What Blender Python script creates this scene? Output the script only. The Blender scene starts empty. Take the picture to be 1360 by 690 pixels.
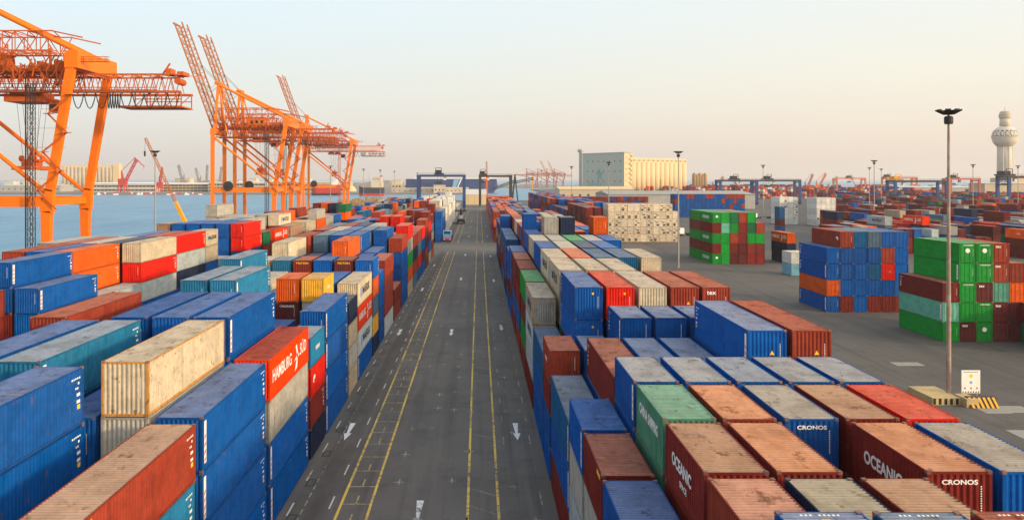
import bpy, bmesh, math, random
import numpy as np
from mathutils import Vector, Matrix
random.seed(7)
S = bpy.context.scene
COL = S.collection
F, U0, V0, HC = 1050.0, 636.0, 238.0, 23.9      # focal length (px of the 1360 px photo), vanishing point, eye height

# ------------------------------------------------------------------ camera
cam_d = bpy.data.cameras.new('camera'); cam = bpy.data.objects.new('camera', cam_d); COL.objects.link(cam)
cam.location = (0, 0, HC); cam.rotation_euler = (math.radians(90), 0, 0)
cam_d.sensor_width = 36; cam_d.lens = 36*F/1360
cam_d.shift_x = (680-U0)/1360; cam_d.shift_y = -(345-V0)/1360
cam_d.clip_start = 0.5; cam_d.clip_end = 60000
S.camera = cam
S.render.engine = 'CYCLES'
# ------------------------------------------------------------------ world and sun
SUN_AZ = 62.0      # degrees to the right of straight behind the camera
SUN_EL = 13.0
a, e = math.radians(SUN_AZ), math.radians(SUN_EL)
sdir = Vector((math.sin(a)*math.cos(e), -math.cos(a)*math.cos(e), math.sin(e)))
W = bpy.data.worlds.new('World'); S.world = W; W.use_nodes = True
nt = W.node_tree; N = nt.nodes; L = nt.links
for n in list(N): N.remove(n)
out = N.new('ShaderNodeOutputWorld')
sky = N.new('ShaderNodeTexSky'); sky.sky_type = 'NISHITA'; sky.sun_disc = False
sky.sun_elevation = e; sky.sun_rotation = math.atan2(sdir.x, sdir.y)
sky.air_density = 1.0; sky.dust_density = 3.0; sky.ozone_density = 1.5
bg1 = N.new('ShaderNodeBackground'); bg1.inputs[1].default_value = 0.05; L.new(sky.outputs[0], bg1.inputs[0])
tc = N.new('ShaderNodeTexCoord'); sep = N.new('ShaderNodeSeparateXYZ'); L.new(tc.outputs['Generated'], sep.inputs[0])
rampL = N.new('ShaderNodeValToRGB'); rampR = N.new('ShaderNodeValToRGB')
def ramp(r, stops):
    el = r.color_ramp.elements
    while len(el) > 1: el.remove(el[-1])
    for i, (p, c) in enumerate(stops):
        x = el[0] if i == 0 else el.new(p)
        x.position = p; x.color = (*c, 1)
def lin(r, g, b):
    f = lambda c: (c/255/12.92) if c/255 <= 0.04045 else ((c/255+0.055)/1.055)**2.4
    return (f(r), f(g), f(b))
ramp(rampL, [(0.0, lin(212,204,202)), (0.05, lin(216,211,207)), (0.12, lin(217,220,216)), (0.20, lin(215,229,233)), (0.34, lin(225,235,240)), (1, lin(228,240,250))])
ramp(rampR, [(0.0, lin(226,207,194)), (0.05, lin(236,219,203)), (0.12, lin(238,231,214)), (0.20, lin(233,235,228)), (0.34, lin(236,240,240)), (1, lin(228,240,250))])
L.new(sep.outputs['Z'], rampL.inputs[0]); L.new(sep.outputs['Z'], rampR.inputs[0])
mr = N.new('ShaderNodeMapRange'); mr.inputs['From Min'].default_value = -0.45; mr.inputs['From Max'].default_value = 0.45
L.new(sep.outputs['X'], mr.inputs['Value'])
mx = N.new('ShaderNodeMix'); mx.data_type = 'RGBA'
L.new(mr.outputs[0], mx.inputs['Factor']); L.new(rampL.outputs[0], mx.inputs['A']); L.new(rampR.outputs[0], mx.inputs['B'])
bg2 = N.new('ShaderNodeBackground'); bg2.inputs[1].default_value = 1.0; L.new(mx.outputs['Result'], bg2.inputs[0])
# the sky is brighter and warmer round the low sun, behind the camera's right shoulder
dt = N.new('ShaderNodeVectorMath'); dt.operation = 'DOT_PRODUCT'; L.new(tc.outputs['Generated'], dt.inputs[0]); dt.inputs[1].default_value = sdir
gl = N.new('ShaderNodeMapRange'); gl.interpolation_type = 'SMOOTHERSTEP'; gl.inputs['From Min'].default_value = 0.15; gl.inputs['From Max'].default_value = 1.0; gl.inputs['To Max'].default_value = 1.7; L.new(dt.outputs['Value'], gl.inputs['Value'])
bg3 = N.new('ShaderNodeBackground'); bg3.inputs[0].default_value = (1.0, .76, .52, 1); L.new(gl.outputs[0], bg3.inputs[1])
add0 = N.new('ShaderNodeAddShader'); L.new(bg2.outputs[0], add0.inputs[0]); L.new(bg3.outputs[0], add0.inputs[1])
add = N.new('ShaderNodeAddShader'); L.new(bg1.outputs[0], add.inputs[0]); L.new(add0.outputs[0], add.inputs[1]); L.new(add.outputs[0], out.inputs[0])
sl = bpy.data.lights.new('sun', 'SUN'); sl.energy = 3.7; sl.angle = math.radians(4); sl.color = (1.0, 0.72, 0.42)
so = bpy.data.objects.new('sun', sl); COL.objects.link(so); so.rotation_euler = sdir.to_track_quat('Z', 'Y').to_euler(); so.location = (200, -200, 300)
S.view_settings.view_transform = 'Standard'; S.view_settings.look = 'None'; S.view_settings.exposure = 0.0; S.view_settings.gamma = 1

# ------------------------------------------------------------------ materials
def mat_base(name):
    m = bpy.data.materials.new(name); m.use_nodes = True
    return m, m.node_tree.nodes, m.node_tree.links, m.node_tree.nodes['Principled BSDF']
def mixc(N, L, fac, A, B, mode='MIX'):
    x = N.new('ShaderNodeMix'); x.data_type = 'RGBA'; x.blend_type = mode
    for s, v in (('Factor', fac), ('A', A), ('B', B)):
        if isinstance(v, (int, float)): x.inputs[s].default_value = v
        elif isinstance(v, tuple): x.inputs[s].default_value = (*v, 1) if len(v) == 3 else v
        else: L.new(v, x.inputs[s])
    return x.outputs['Result']
def noise(N, L, coord, scale, detail=4, rough=.6, sxyz=None):
    if sxyz:
        mp = N.new('ShaderNodeMapping'); mp.inputs['Scale'].default_value = sxyz; L.new(coord, mp.inputs[0]); coord = mp.outputs[0]
    n = N.new('ShaderNodeTexNoise'); n.inputs['Scale'].default_value = scale; n.inputs['Detail'].default_value = detail; n.inputs['Roughness'].default_value = rough
    L.new(coord, n.inputs['Vector']); return n.outputs['Fac']
def rng(N, L, v, a, b, c=0., d=1.):
    m = N.new('ShaderNodeMapRange'); m.inputs['From Min'].default_value = a; m.inputs['From Max'].default_value = b
    m.inputs['To Min'].default_value = c; m.inputs['To Max'].default_value = d; L.new(v, m.inputs['Value']); return m.outputs[0]
def mul(N, L, a, b):
    m = N.new('ShaderNodeMath'); m.operation = 'MULTIPLY'
    for i, v in enumerate((a, b)):
        if isinstance(v, (int, float)): m.inputs[i].default_value = v
        else: L.new(v, m.inputs[i])
    return m.outputs[0]
def rand_coord(N, L, kind='Object'):
    tc = N.new('ShaderNodeTexCoord'); oi = N.new('ShaderNodeObjectInfo'); v = N.new('ShaderNodeVectorMath'); v.operation = 'MULTIPLY_ADD'
    cb = N.new('ShaderNodeCombineXYZ')
    for i in range(3): L.new(oi.outputs['Random'], cb.inputs[i])
    L.new(cb.outputs[0], v.inputs[0]); v.inputs[1].default_value = (57, 91, 33); L.new(tc.outputs[kind], v.inputs[2])
    return v.outputs[0], oi
def paint_mat(name, mode):
    # mode: 'wall' paint colour read from the object's own colour, 'roof' the same under dust, 'mass' colour per face
    m, N, L, P = mat_base(name)
    co, oi = rand_coord(N, L)
    if mode == 'mass':
        at = N.new('ShaderNodeAttribute'); at.attribute_name = 'paint'; colr = at.outputs['Color']; alpha = None
        geo = N.new('ShaderNodeNewGeometry'); co = geo.outputs['Position']
    else:
        colr = oi.outputs['Color']; alpha = oi.outputs['Alpha']
    big = noise(N, L, co, 0.5, 3)
    c = mixc(N, L, rng(N, L, big, .35, .75, 0, .02), colr, (0.30, 0.27, 0.23))
    fine = noise(N, L, co, 3.0, 6, .7)
    c = mixc(N, L, 1.0, c, mixc(N, L, rng(N, L, fine, .3, .7), (0.80, 0.80, 0.80), (1.1, 1.1, 1.1)), 'MULTIPLY')
    if mode == 'roof':
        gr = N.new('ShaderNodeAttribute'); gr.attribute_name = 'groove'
        c = mixc(N, L, mul(N, L, gr.outputs['Fac'], .62), c, mixc(N, L, 1.0, c, (0.52, 0.44, 0.38), 'MULTIPLY'))  # darker grooves: settled dirt, plus ridge shading painted into the colour
        md = noise(N, L, co, .7, 4, .6, (1, .6, 1))
        c = mixc(N, L, rng(N, L, md, .42, .70, 0, .75), c, mixc(N, L, 1.0, c, (0.58, 0.54, 0.50), 'MULTIPLY'))
        st = noise(N, L, co, 1.5, 6, .7, (1.0, .6, 1))
        c = mixc(N, L, rng(N, L, st, .56, .66, 0, .85), c, mixc(N, L, 1.0, c, (0.38, 0.30, 0.25), 'MULTIPLY'))
        lt = noise(N, L, co, 1.0, 4, .6, (.6, 3.0, 1))
        c = mixc(N, L, rng(N, L, lt, .55, .8, 0, .30), c, (0.36, 0.33, 0.29))
        rs = noise(N, L, co, 4, 6, .75)
        c = mixc(N, L, rng(N, L, rs, .64, .70, 0, .8), c, (0.12, 0.04, 0.018))
    else:
        stv = noise(N, L, co, 1.0, 4, .6, (3.2, 3.2, .22))
        c = mixc(N, L, rng(N, L, stv, .52, .8, 0, .6), c, mixc(N, L, 1.0, c, (0.50, 0.46, 0.44), 'MULTIPLY'))
        sc = noise(N, L, co, 2.0, 6, .75, (.5, .5, 4.0))
        c = mixc(N, L, rng(N, L, sc, .63, .68, 0, .16), c, mixc(N, L, .5, c, (0.42, 0.40, 0.38)))
        pt = noise(N, L, co, .55, 2, .5, (1, 1, 2))
        c = mixc(N, L, rng(N, L, pt, .45, .60, 0, .6), c, mixc(N, L, 1.0, c, (0.74, 0.76, 0.78), 'MULTIPLY'))
        rs = noise(N, L, co, 2.6, 7, .78, (1, 1, .7))
        if alpha is not None:  # left face takes the render with shade painted in
            ad = N.new('ShaderNodeMath'); ad.operation = 'ADD'; L.new(rs, ad.inputs[0]); L.new(mul(N, L, alpha, .075), ad.inputs[1]); rs = ad.outputs[0]
        th = rng(N, L, rs, .655, .70, 0, .85)
        c = mixc(N, L, th, c, (0.16, 0.055, 0.02))
    L.new(c, P.inputs['Base Color'])
    P.inputs['Specular IOR Level'].default_value = .04
    L.new(rng(N, L, big, .3, .7, .45, .65), P.inputs['Roughness'])
    if mode == 'roof': P.inputs['Roughness'].default_value = .7
    if mode == 'mass':
        sx = N.new('ShaderNodeSeparateXYZ'); L.new(co, sx.inputs[0]); ad = N.new('ShaderNodeMath'); ad.operation = 'ADD'; L.new(sx.outputs['X'], ad.inputs[0]); L.new(sx.outputs['Y'], ad.inputs[1])
        sn = N.new('ShaderNodeMath'); sn.operation = 'SINE'; L.new(mul(N, L, ad.outputs[0], 22.4), sn.inputs[0])
        cb = N.new('ShaderNodeBump'); cb.inputs['Strength'].default_value = .6; cb.inputs['Distance'].default_value = .025; L.new(sn.outputs[0], cb.inputs['Height']); L.new(cb.outputs[0], P.inputs['Normal'])
        return m
    bp = N.new('ShaderNodeBump'); bp.inputs['Strength'].default_value = .5; bp.inputs['Distance'].default_value = .06
    L.new(noise(N, L, co, 1.1, 4), bp.inputs['Height']); L.new(bp.outputs[0], P.inputs['Normal'])
    return m
M_WALL = paint_mat('container_paint', 'wall'); M_ROOF = paint_mat('container_roof_paint', 'roof'); M_MASS = paint_mat('container_mass_paint', 'mass')
M_CAST = bpy.data.materials.new('corner_casting_metal'); M_CAST.use_nodes = True
def _cast():
    N = M_CAST.node_tree.nodes; L = M_CAST.node_tree.links; P = N['Principled BSDF']; co, oi = rand_coord(N, L)
    c = mixc(N, L, rng(N, L, noise(N, L, co, 2.0, 4), .4, .6), mixc(N, L, .5, oi.outputs['Color'], (0.05,0.045,0.04)), (0.20,0.09,0.045)); L.new(c, P.inputs['Base Color']); P.inputs['Roughness'].default_value = .7
_cast()
_mc = {}
def simple(name, c, rough=.6, metal=0., var=.25, scale=1.5, dirt=(0.08,0.07,0.06), emit=0, spec=.2):
    if name in _mc: return _mc[name]
    m, N, L, P = mat_base(name)
    co, oi = rand_coord(N, L)
    n = noise(N, L, co, scale, 5, .65)
    col = mixc(N, L, rng(N, L, n, .45, .8, 0, var), c, dirt)
    L.new(col, P.inputs['Base Color']); P.inputs['Roughness'].default_value = rough; P.inputs['Metallic'].default_value = metal; P.inputs['Specular IOR Level'].default_value = spec
    if emit: P.inputs['Emission Color'].default_value = (*c, 1); P.inputs['Emission Strength'].default_value = emit
    _mc[name] = m; return m
M = dict(
  orange=simple('crane_orange_paint', (0.80,0.165,0.0), .45, var=.18, scale=.4, dirt=(.30,.05,.01)),
  orangered=simple('crane_red_orange_paint', (0.50,0.100,0.010), .6, var=.4, scale=.6, dirt=(.12,.03,.015)),
  pink=simple('crane_faded_red_paint', (0.40,0.10,0.07), .6, var=.3, scale=.3),
  red=simple('crane_red_paint', (0.45,0.035,0.03), .5, var=.25, scale=.3),
  rtgblue=simple('gantry_blue_paint', (0.02,0.055,0.19), .5, var=.3, scale=.5),
  rtgdark=simple('gantry_dark_metal', (0.03,0.032,0.04), .6),
  rtgorange=simple('gantry_orange_paint', (0.60,0.12,0.02), .5, var=.2),
  yellow=simple('yellow_paint', (0.70,0.33,0.02), .5, var=.25, scale=.5),
  steel=simple('galvanised_steel', (0.30,0.29,0.27), .55, .3, var=.3),
  polebrown=simple('weathered_pole_paint', (0.27,0.19,0.15), .6, var=1.0, scale=.8, dirt=(.44,.40,.35)),
  dark=simple('dark_metal', (0.03,0.03,0.032), .55),
  rubber=simple('black_rubber', (0.015,0.015,0.015), .8),
  glass=simple('dark_glass', (0.02,0.03,0.04), .12, var=0),
  white=simple('white_paint', (0.74,0.74,0.71), .5, var=.15),
  black=simple('black_paint', (0.02,0.02,0.022), .5),
  redpaint=simple('red_lettering_paint', (0.55,0.02,0.015), .5, var=.05),
  ywl=simple('yellow_lettering_paint', (0.85,0.5,0.02), .5, var=.05),
  concrete=simple('concrete', (0.33,0.31,0.27), .85, var=.4, scale=.8, dirt=(.15,.13,.11)),
  cream=simple('cream_render', (0.60,0.46,0.27), .8, var=.18, scale=.05, dirt=(.36,.28,.18)),
  siloside=simple('shade_tinted_render', (0.40,0.43,0.37), .8, var=.2, scale=.05, dirt=(.25,.27,.25)),  # silo wall turned from the sun, its shade put into the colour
  grey=simple('grey_render', (0.34,0.34,0.33), .8, var=.3, scale=.1),
  palegrey=simple('pale_roof_sheet', (0.48,0.48,0.45), .7, var=.3, scale=.06),
  grey2=simple('grey_roof_sheet', (0.30,0.29,0.27), .7, var=.4, scale=.05, dirt=(.18,.16,.14)),
  beige=simple('beige_wall', (0.45,0.38,0.28), .8, var=.3, scale=.08),
  towerwhite=simple('tower_white_concrete', (0.56,0.51,0.42), .8, var=.15, scale=.08),
  hullred=simple('red_hull_paint', (0.55,0.03,0.02), .5, var=.2, scale=.1),
  hulldark=simple('dark_hull_paint', (0.03,0.035,0.05), .5, var=.2, scale=.1),
  hullblue=simple('blue_hull_paint', (0.012,0.035,0.13), .5, var=.15, scale=.05),
  ltblue=simple('light_blue_paint', (0.16,0.34,0.60), .5, var=.1, scale=.1),
  timber=simple('timber', (0.32,0.20,0.09), .85, var=.5, scale=.6),
  green=simple('green_paint', (0.02,0.22,0.06), .5),
  lamp=simple('lamp_lit', (1.0,0.75,0.35), .5, var=0, emit=2.5),
)
# asphalt
def asphalt():
    m, N, L, P = mat_base('asphalt'); g = N.new('ShaderNodeNewGeometry'); co = g.outputs['Position']
    c = mixc(N, L, rng(N, L, noise(N, L, co, .035, 5, .6), .35, .65), (0.074,0.071,0.068), (0.112,0.106,0.099))
    c = mixc(N, L, rng(N, L, noise(N, L, co, .25, 6, .7), .50, .72, 0, .75), c, (0.040,0.039,0.038))
    c = mixc(N, L, rng(N, L, noise(N, L, co, .8, 4, .6, (1, .025, 1)), .50, .68, 0, .55), c, (0.036,0.035,0.034))
    c = mixc(N, L, rng(N, L, noise(N, L, co, .6, 4, .6, (1, .04, 1)), .56, .72, 0, .5), c, (0.135,0.128,0.115))
    c = mixc(N, L, rng(N, L, noise(N, L, co, .7, 6, .8, (.35, 1, 1)), .62, .70, 0, .6), c, (0.020,0.020,0.021))
    c = mixc(N, L, rng(N, L, noise(N, L, co, 1.6, 6, .8, (.3, 1, 1)), .66, .72, 0, .65), c, (0.21,0.20,0.18))
    sx = N.new('ShaderNodeSeparateXYZ'); L.new(co, sx.inputs[0])
    lane = mul(N, L, mul(N, L, rng(N, L, sx.outputs['X'], -12.9, -12.3), rng(N, L, sx.outputs['X'], -10.6, -11.4)), rng(N, L, noise(N, L, co, .45, 5, .7, (1, .25, 1)), .35, .62, .1, .85))
    c = mixc(N, L, lane, c, (0.044,0.040,0.037))
    c = mixc(N, L, rng(N, L, sx.outputs['X'], 22, 26), c, mixc(N, L, 1.0, c, (0.80, 0.76, 0.71), 'MULTIPLY'))
    c = mixc(N, L, 1.0, c, mixc(N, L, noise(N, L, co, 18, 3, .7), (0.7,0.7,0.7), (1.3,1.3,1.3)), 'MULTIPLY')
    L.new(c, P.inputs['Base Color']); P.inputs['Roughness'].default_value = .85
    bp = N.new('ShaderNodeBump'); bp.inputs['Strength'].default_value = .3; bp.inputs['Distance'].default_value = .02
    L.new(noise(N, L, co, 12, 4), bp.inputs['Height']); L.new(bp.outputs[0], P.inputs['Normal'])
    return m
def marking(name, c, wear=.5):
    m, N, L, P = mat_base(name); g = N.new('ShaderNodeNewGeometry'); co = g.outputs['Position']
    n = noise(N, L, co, 2.2, 6, .75); b = noise(N, L, co, .12, 3)
    w = N.new('ShaderNodeMath'); w.operation = 'ADD'; L.new(n, w.inputs[0]); L.new(mul(N, L, b, .7), w.inputs[1])
    L.new(mixc(N, L, rng(N, L, w.outputs[0], wear+.30, wear+.46), c, (0.085,0.080,0.074)), P.inputs['Base Color']); P.inputs['Roughness'].default_value = .8
    return m
M_ASPH = asphalt()
M_YL = marking('yellow_road_paint', (0.56,0.40,0.07), .52); M_WL = marking('white_road_paint', (0.46,0.46,0.44), .56)
M_AR = marking('white_arrow_paint', (0.60,0.63,0.66), .60); M_FAINT = marking('faint_road_paint', (0.30,0.29,0.25), .46); M_FY = marking('faint_yellow_road_paint', (0.36,0.29,0.10), .50)
M_CB = simple('concrete_band', (0.125,0.115,0.103), .85, var=.5, scale=.3, dirt=(.08,.078,.072))
M_PAD = simple('concrete_pad', (0.26,0.25,0.22), .85, var=.5, scale=.6, dirt=(.12,.11,.10))
M_DARKL = simple('dark_drain_cover', (0.035,0.035,0.036), .7)
def water():
    m, N, L, P = mat_base('sea_water'); g = N.new('ShaderNodeNewGeometry'); co = g.outputs['Position']
    c = mixc(N, L, rng(N, L, noise(N, L, co, .05, 5, .6, (1, .3, 1)), .4, .65), (0.065,0.20,0.33), (0.10,0.26,0.39))
    L.new(c, P.inputs['Base Color']); P.inputs['Roughness'].default_value = .35; P.inputs['IOR'].default_value = 1.33; P.inputs['Specular IOR Level'].default_value = .28
    bp = N.new('ShaderNodeBump'); bp.inputs['Strength'].default_value = 1.0; bp.inputs['Distance'].default_value = .8
    L.new(noise(N, L, co, .35, 6, .65, (1, .6, 1)), bp.inputs['Height']); L.new(bp.outputs[0], P.inputs['Normal'])
    return m
M_SEA = water()
M_LAND = simple('far_ground', (0.20,0.18,0.15), .9, var=.5, scale=.01)

# ------------------------------------------------------------------ mesh helpers
class MB:
    def __init__(s): s.v = []; s.f = []
    def quad(s, a, b, c, d): n = len(s.v); s.v += [tuple(a), tuple(b), tuple(c), tuple(d)]; s.f.append((n, n+1, n+2, n+3)); return s
    def poly(s, pts): n = len(s.v); s.v += [tuple(p) for p in pts]; s.f.append(tuple(range(n, n+len(pts)))); return s
    def box(s, x0, x1, y0, y1, z0, z1):
        n = len(s.v)
        s.v += [(x0,y0,z0),(x1,y0,z0),(x1,y1,z0),(x0,y1,z0),(x0,y0,z1),(x1,y0,z1),(x1,y1,z1),(x0,y1,z1)]
        s.f += [tuple(n+i for i in q) for q in ((0,3,2,1),(4,5,6,7),(0,1,5,4),(1,2,6,5),(2,3,7,6),(3,0,4,7))]; return s
    def bar(s, p, q, w, h=None, w2=None, h2=None):
        p = Vector(p); q = Vector(q); d = q-p
        if d.length < 1e-6: return s
        h = h or w; w2 = w2 or w; h2 = h2 or (h if w2 == w else w2)
        d.normalize(); up = Vector((0,0,1)) if abs(d.z) < .98 else Vector((0,1,0))
        x = d.cross(up).normalized(); y = x.cross(d).normalized(); n = len(s.v)
        for c, ww, hh in ((p, w, h), (q, w2, h2)):
            for sx, sy in ((-1,-1),(1,-1),(1,1),(-1,1)): s.v.append(tuple(c + x*sx*ww/2 + y*sy*hh/2))
        s.f += [tuple(n+i for i in qd) for qd in ((3,2,1,0),(4,5,6,7),(0,1,5,4),(1,2,6,5),(2,3,7,6),(3,0,4,7))]; return s
    def tube(s, p, q, r, r2=None, n=10):
        p = Vector(p); q = Vector(q); r2 = r if r2 is None else r2; d = (q-p).normalized()
        up = Vector((0,0,1)) if abs(d.z) < .9 else Vector((1,0,0)); x = d.cross(up).normalized(); y = d.cross(x)
        b = len(s.v)
        for c, rr in ((p, r), (q, r2)):
            for i in range(n): t = 2*math.pi*i/n; s.v.append(tuple(c + x*math.cos(t)*rr + y*math.sin(t)*rr))
        for i in range(n): j = (i+1) % n; s.f.append((b+i, b+j, b+n+j, b+n+i))
        s.f.append(tuple(b+i for i in range(n))[::-1]); s.f.append(tuple(b+n+i for i in range(n))); return s
    def lathe(s, prof, n=24, c=(0,0,0)):
        b = len(s.v)
        for r, z in prof:
            for i in range(n): t = 2*math.pi*i/n; s.v.append((c[0]+r*math.cos(t), c[1]+r*math.sin(t), c[2]+z))
        for k in range(len(prof)-1):
            for i in range(n): j = (i+1) % n; s.f.append((b+k*n+i, b+k*n+j, b+(k+1)*n+j, b+(k+1)*n+i))
        s.f.append(tuple(b+i for i in range(n))[::-1]); s.f.append(tuple(b+(len(prof)-1)*n+i for i in range(n))); return s
    def lattice(s, p, q, w, h, n, wc, wd, up=(0,0,1), tri=False):
        # box lattice of square section w by h from p to q, n bays
        p = Vector(p); q = Vector(q); d = (q-p).normalized(); up = Vector(up); x = d.cross(up).normalized(); y = x.cross(d).normalized()
        cs = [x*(-w/2)+y*(-h/2), x*(w/2)+y*(-h/2), x*(w/2)+y*(h/2), x*(-w/2)+y*(h/2)]
        if tri: cs = [x*(-w/2)+y*(-h/2), x*(w/2)+y*(-h/2), y*(h/2)]
        for c in cs: s.bar(p+c, q+c, wc)
        K = len(cs)
        for i in range(n):
            a0 = p + (q-p)*(i/n); a1 = p + (q-p)*((i+1)/n)
            for k in range(K):
                k2 = (k+1) % K
                u, v = (k, k2) if i % 2 == 0 else (k2, k)
                s.bar(a0+cs[u], a1+cs[v], wd)
                s.bar(a0+cs[k], a0+cs[k2], wd)
        return s
    def build(s, name, mat, parent=None, loc=None, smooth=False):
        me = bpy.data.meshes.new(name); me.from_pydata(s.v, [], s.f); me.update()
        if isinstance(mat, list):
            for m in mat: me.materials.append(m)
        elif mat: me.materials.append(mat)
        if smooth:
            for p in me.polygons: p.use_smooth = True
        o = bpy.data.objects.new(name, me); COL.objects.link(o)
        if parent: o.parent = parent
        if loc: o.location = loc
        return o
def tag(o, label=None, cat=None, group=None, kind=None):
    if label: o['label'] = label
    if cat: o['category'] = cat
    if group: o['group'] = group
    if kind: o['kind'] = kind
    return o
def empty(name, loc, label, cat, group=None, rz=0):
    o = bpy.data.objects.new(name, None); o.empty_display_size = .5; COL.objects.link(o); o.location = loc; o.rotation_euler = (0, 0, rz)
    return tag(o, label, cat, group)
def struct(o, label=None): return tag(o, label, kind='structure')
KIDS = {}
def copy_tree(o, parent=None):
    if not KIDS:
        for x in COL.objects:
            if x.parent: KIDS.setdefault(x.parent.name, []).append(x)
    c = o.copy(); COL.objects.link(c)
    if parent: c.parent = parent
    for ch in KIDS.get(o.name, []): copy_tree(ch, c)
    return c
def ctree(o, loc, label, rz=None):
    KIDS.clear(); c = copy_tree(o); c.location = loc
    if rz is not None: c.rotation_euler = (0, 0, rz)
    c['label'] = label; return c
def X(u, z): return (u-U0)*z/F            # sideways metres of a feature seen at column u, z metres ahead
def H(v, z): return HC + (V0-v)*z/F        # its height above the ground

# ------------------------------------------------------------------ ground, sea, road
g = MB()
near = [(-143,-200),(-143,905),(125,905),(125,1900),(600,2400),(4000,2600),(4000,-200)]
g.poly([(x, y, 0) for x, y in near][::-1])
for i in range(len(near)):
    a0, b0 = near[i], near[(i+1) % len(near)]
    g.quad((*a0,0),(*b0,0),(*b0,-6),(*a0,-6))
struct(g.build('ground', M_ASPH))
g = MB()
far = [(-6000,1345),(-30,1345),(-30,2250),(1200,2900),(1200,3100),(-6000,3100)]
g.poly([(x, y, .3) for x, y in far][::-1])
for i in range(len(far)):
    a0, b0 = far[i], far[(i+1) % len(far)]
    g.quad((*a0,.3),(*b0,.3),(*b0,-6),(*a0,-6))
struct(g.build('far_shore', M_LAND))
g = MB(); g.quad((-45000,-2000,-2.2),(45000,-2000,-2.2),(45000,45000,-2.2),(-45000,45000,-2.2)); struct(g.build('sea', M_SEA))
# concrete cross aisle
g = MB(); g.box(-31, 60, 263, 296, 0.001, .004); struct(g.build('cross_aisle', M_CB))
fy = MB(); yl = MB(); wl = MB(); fl = MB(); ar = MB(); dk = MB()
def ln(mb, x0, x1, y0, y1, z=.008): mb.quad((x0,y0,z),(x1,y0,z),(x1,y1,z),(x0,y1,z))
for x in (-10.15, -7.95, -0.80, 1.42):
    ln(yl, x-.10, x+.10, 10, 262); ln(yl, x-.10, x+.10, 297, 640)
y = 12.0
while y < 262:
    ln(fy, -10.05, -8.05, y, y+.14, .007); y += 3.3
y = 12.0; k = 0
while y < 262:
    if random.random() < .85: ln(fy, -9.12, -9.0, y, y+1.6, .007)
    y += 3.3
y = 14.0
while y < 262:     # slanted hatching in the right-hand yellow lane
    if random.random() < .7:
        fl.quad((-.68,y+1.0,.007),(-.68,y+1.1,.007),(1.3,y-.4,.007),(1.3,y-.5,.007))
    y += 3.3
y = 10.0
while y < 262:
    ln(wl, -13.75, -13.62, y, y+2.3); ln(wl, -10.95, -10.83, y+1.2, y+3.5); y += 6.6
y = 10.0
while y < 262: ln(fl, -12.82, -12.72, y, y+.9); y += 1.5
y = 12.0
while y < 640:
    if random.random() < .8: ln(fl, 2.2, 2.32, y, y+2.1)
    ln(fl, 4.6, 4.72, y, y+2.4)
    y += 6.6
y = 22.0
while y < 262:          # square drain frames in the truck lane edge
    for (a1, b1, c1, d1) in ((-13.6,-12.9,0,.2),(-13.6,-12.9,1.3,1.5),(-13.6,-13.48,.2,1.3),(-13.02,-12.9,.2,1.3)): ln(dk, a1, b1, y+c1, y+d1, .009)
    dk.quad((-13.4,y+.1,.009),(-13.35,y+.1,.009),(-13.05,y+1.1,.009),(-13.1,y+1.1,.009)); y += 6.6
for y in np.arange(16, 250, 6.6):   # cross marks where container corners were painted
    for x in (-6.2, -4.3, -2.4, -.7, 2.9, 4.0):
        if random.random() < .45:
            xx = x+random.uniform(-.25,.25); yy = y+random.uniform(-.8,.8)
            ln(fl, xx-.42, xx+.42, yy, yy+.13); ln(fl, xx-.06, xx+.06, yy-.5, yy-.002); ln(fl, xx-.06, xx+.06, yy+.132, yy+.7)
def arrow(x, y, s=1.0):        # long arrow pointing at the camera
    y -= .5
    ar.quad((x-.11,y+1.5,.012),(x+.11,y+1.5,.012),(x+.27,y+4.6,.012),(x-.27,y+4.6,.012))
    ar.poly([(x-.36,y+1.5,.012),(x,y-.5,.012),(x+.36,y+1.5,.012)])
for (x, y) in ((-12.35,73.5),(-12.4,122),(-12.3,170),(-12.4,218),(-4.35,54.8),(-4.3,122),(-4.3,188),(-4.3,248),(3.56,73.5),(3.6,126),(3.5,185),(3.6,244),(-4.3,330),(3.5,330),(-4.3,395),(-4.3,450),(3.5,405)):
    arrow(x, y, 1.0 if y < 130 else 1.25)
struct(fy.build('faded_yellow_rungs', M_FY)); struct(yl.build('yellow_lane_lines', M_YL)); struct(wl.build('white_lane_dashes', M_WL)); struct(fl.build('faded_lane_marks', M_FAINT))
struct(ar.build('lane_arrows', M_AR)); struct(dk.build('drain_frames', M_DARKL))
pd = MB()
for (u, v, w, d) in ((1205,483,3.6,2.0),(1318,544,2.6,2.4),(1349,543,2.6,2.4),(1388,582,4,5),(1120,500,1.8,1.2),(1180,392,5,1.2),(990,410,5,2),(1260,430,6,1.3)):
    z = HC*F/(v-V0); x = X(u, z); pd.box(x-w/2, x+w/2, z-d/2, z+d/2, .001, .012)
struct(pd.build('concrete_pads', M_PAD))

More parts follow.
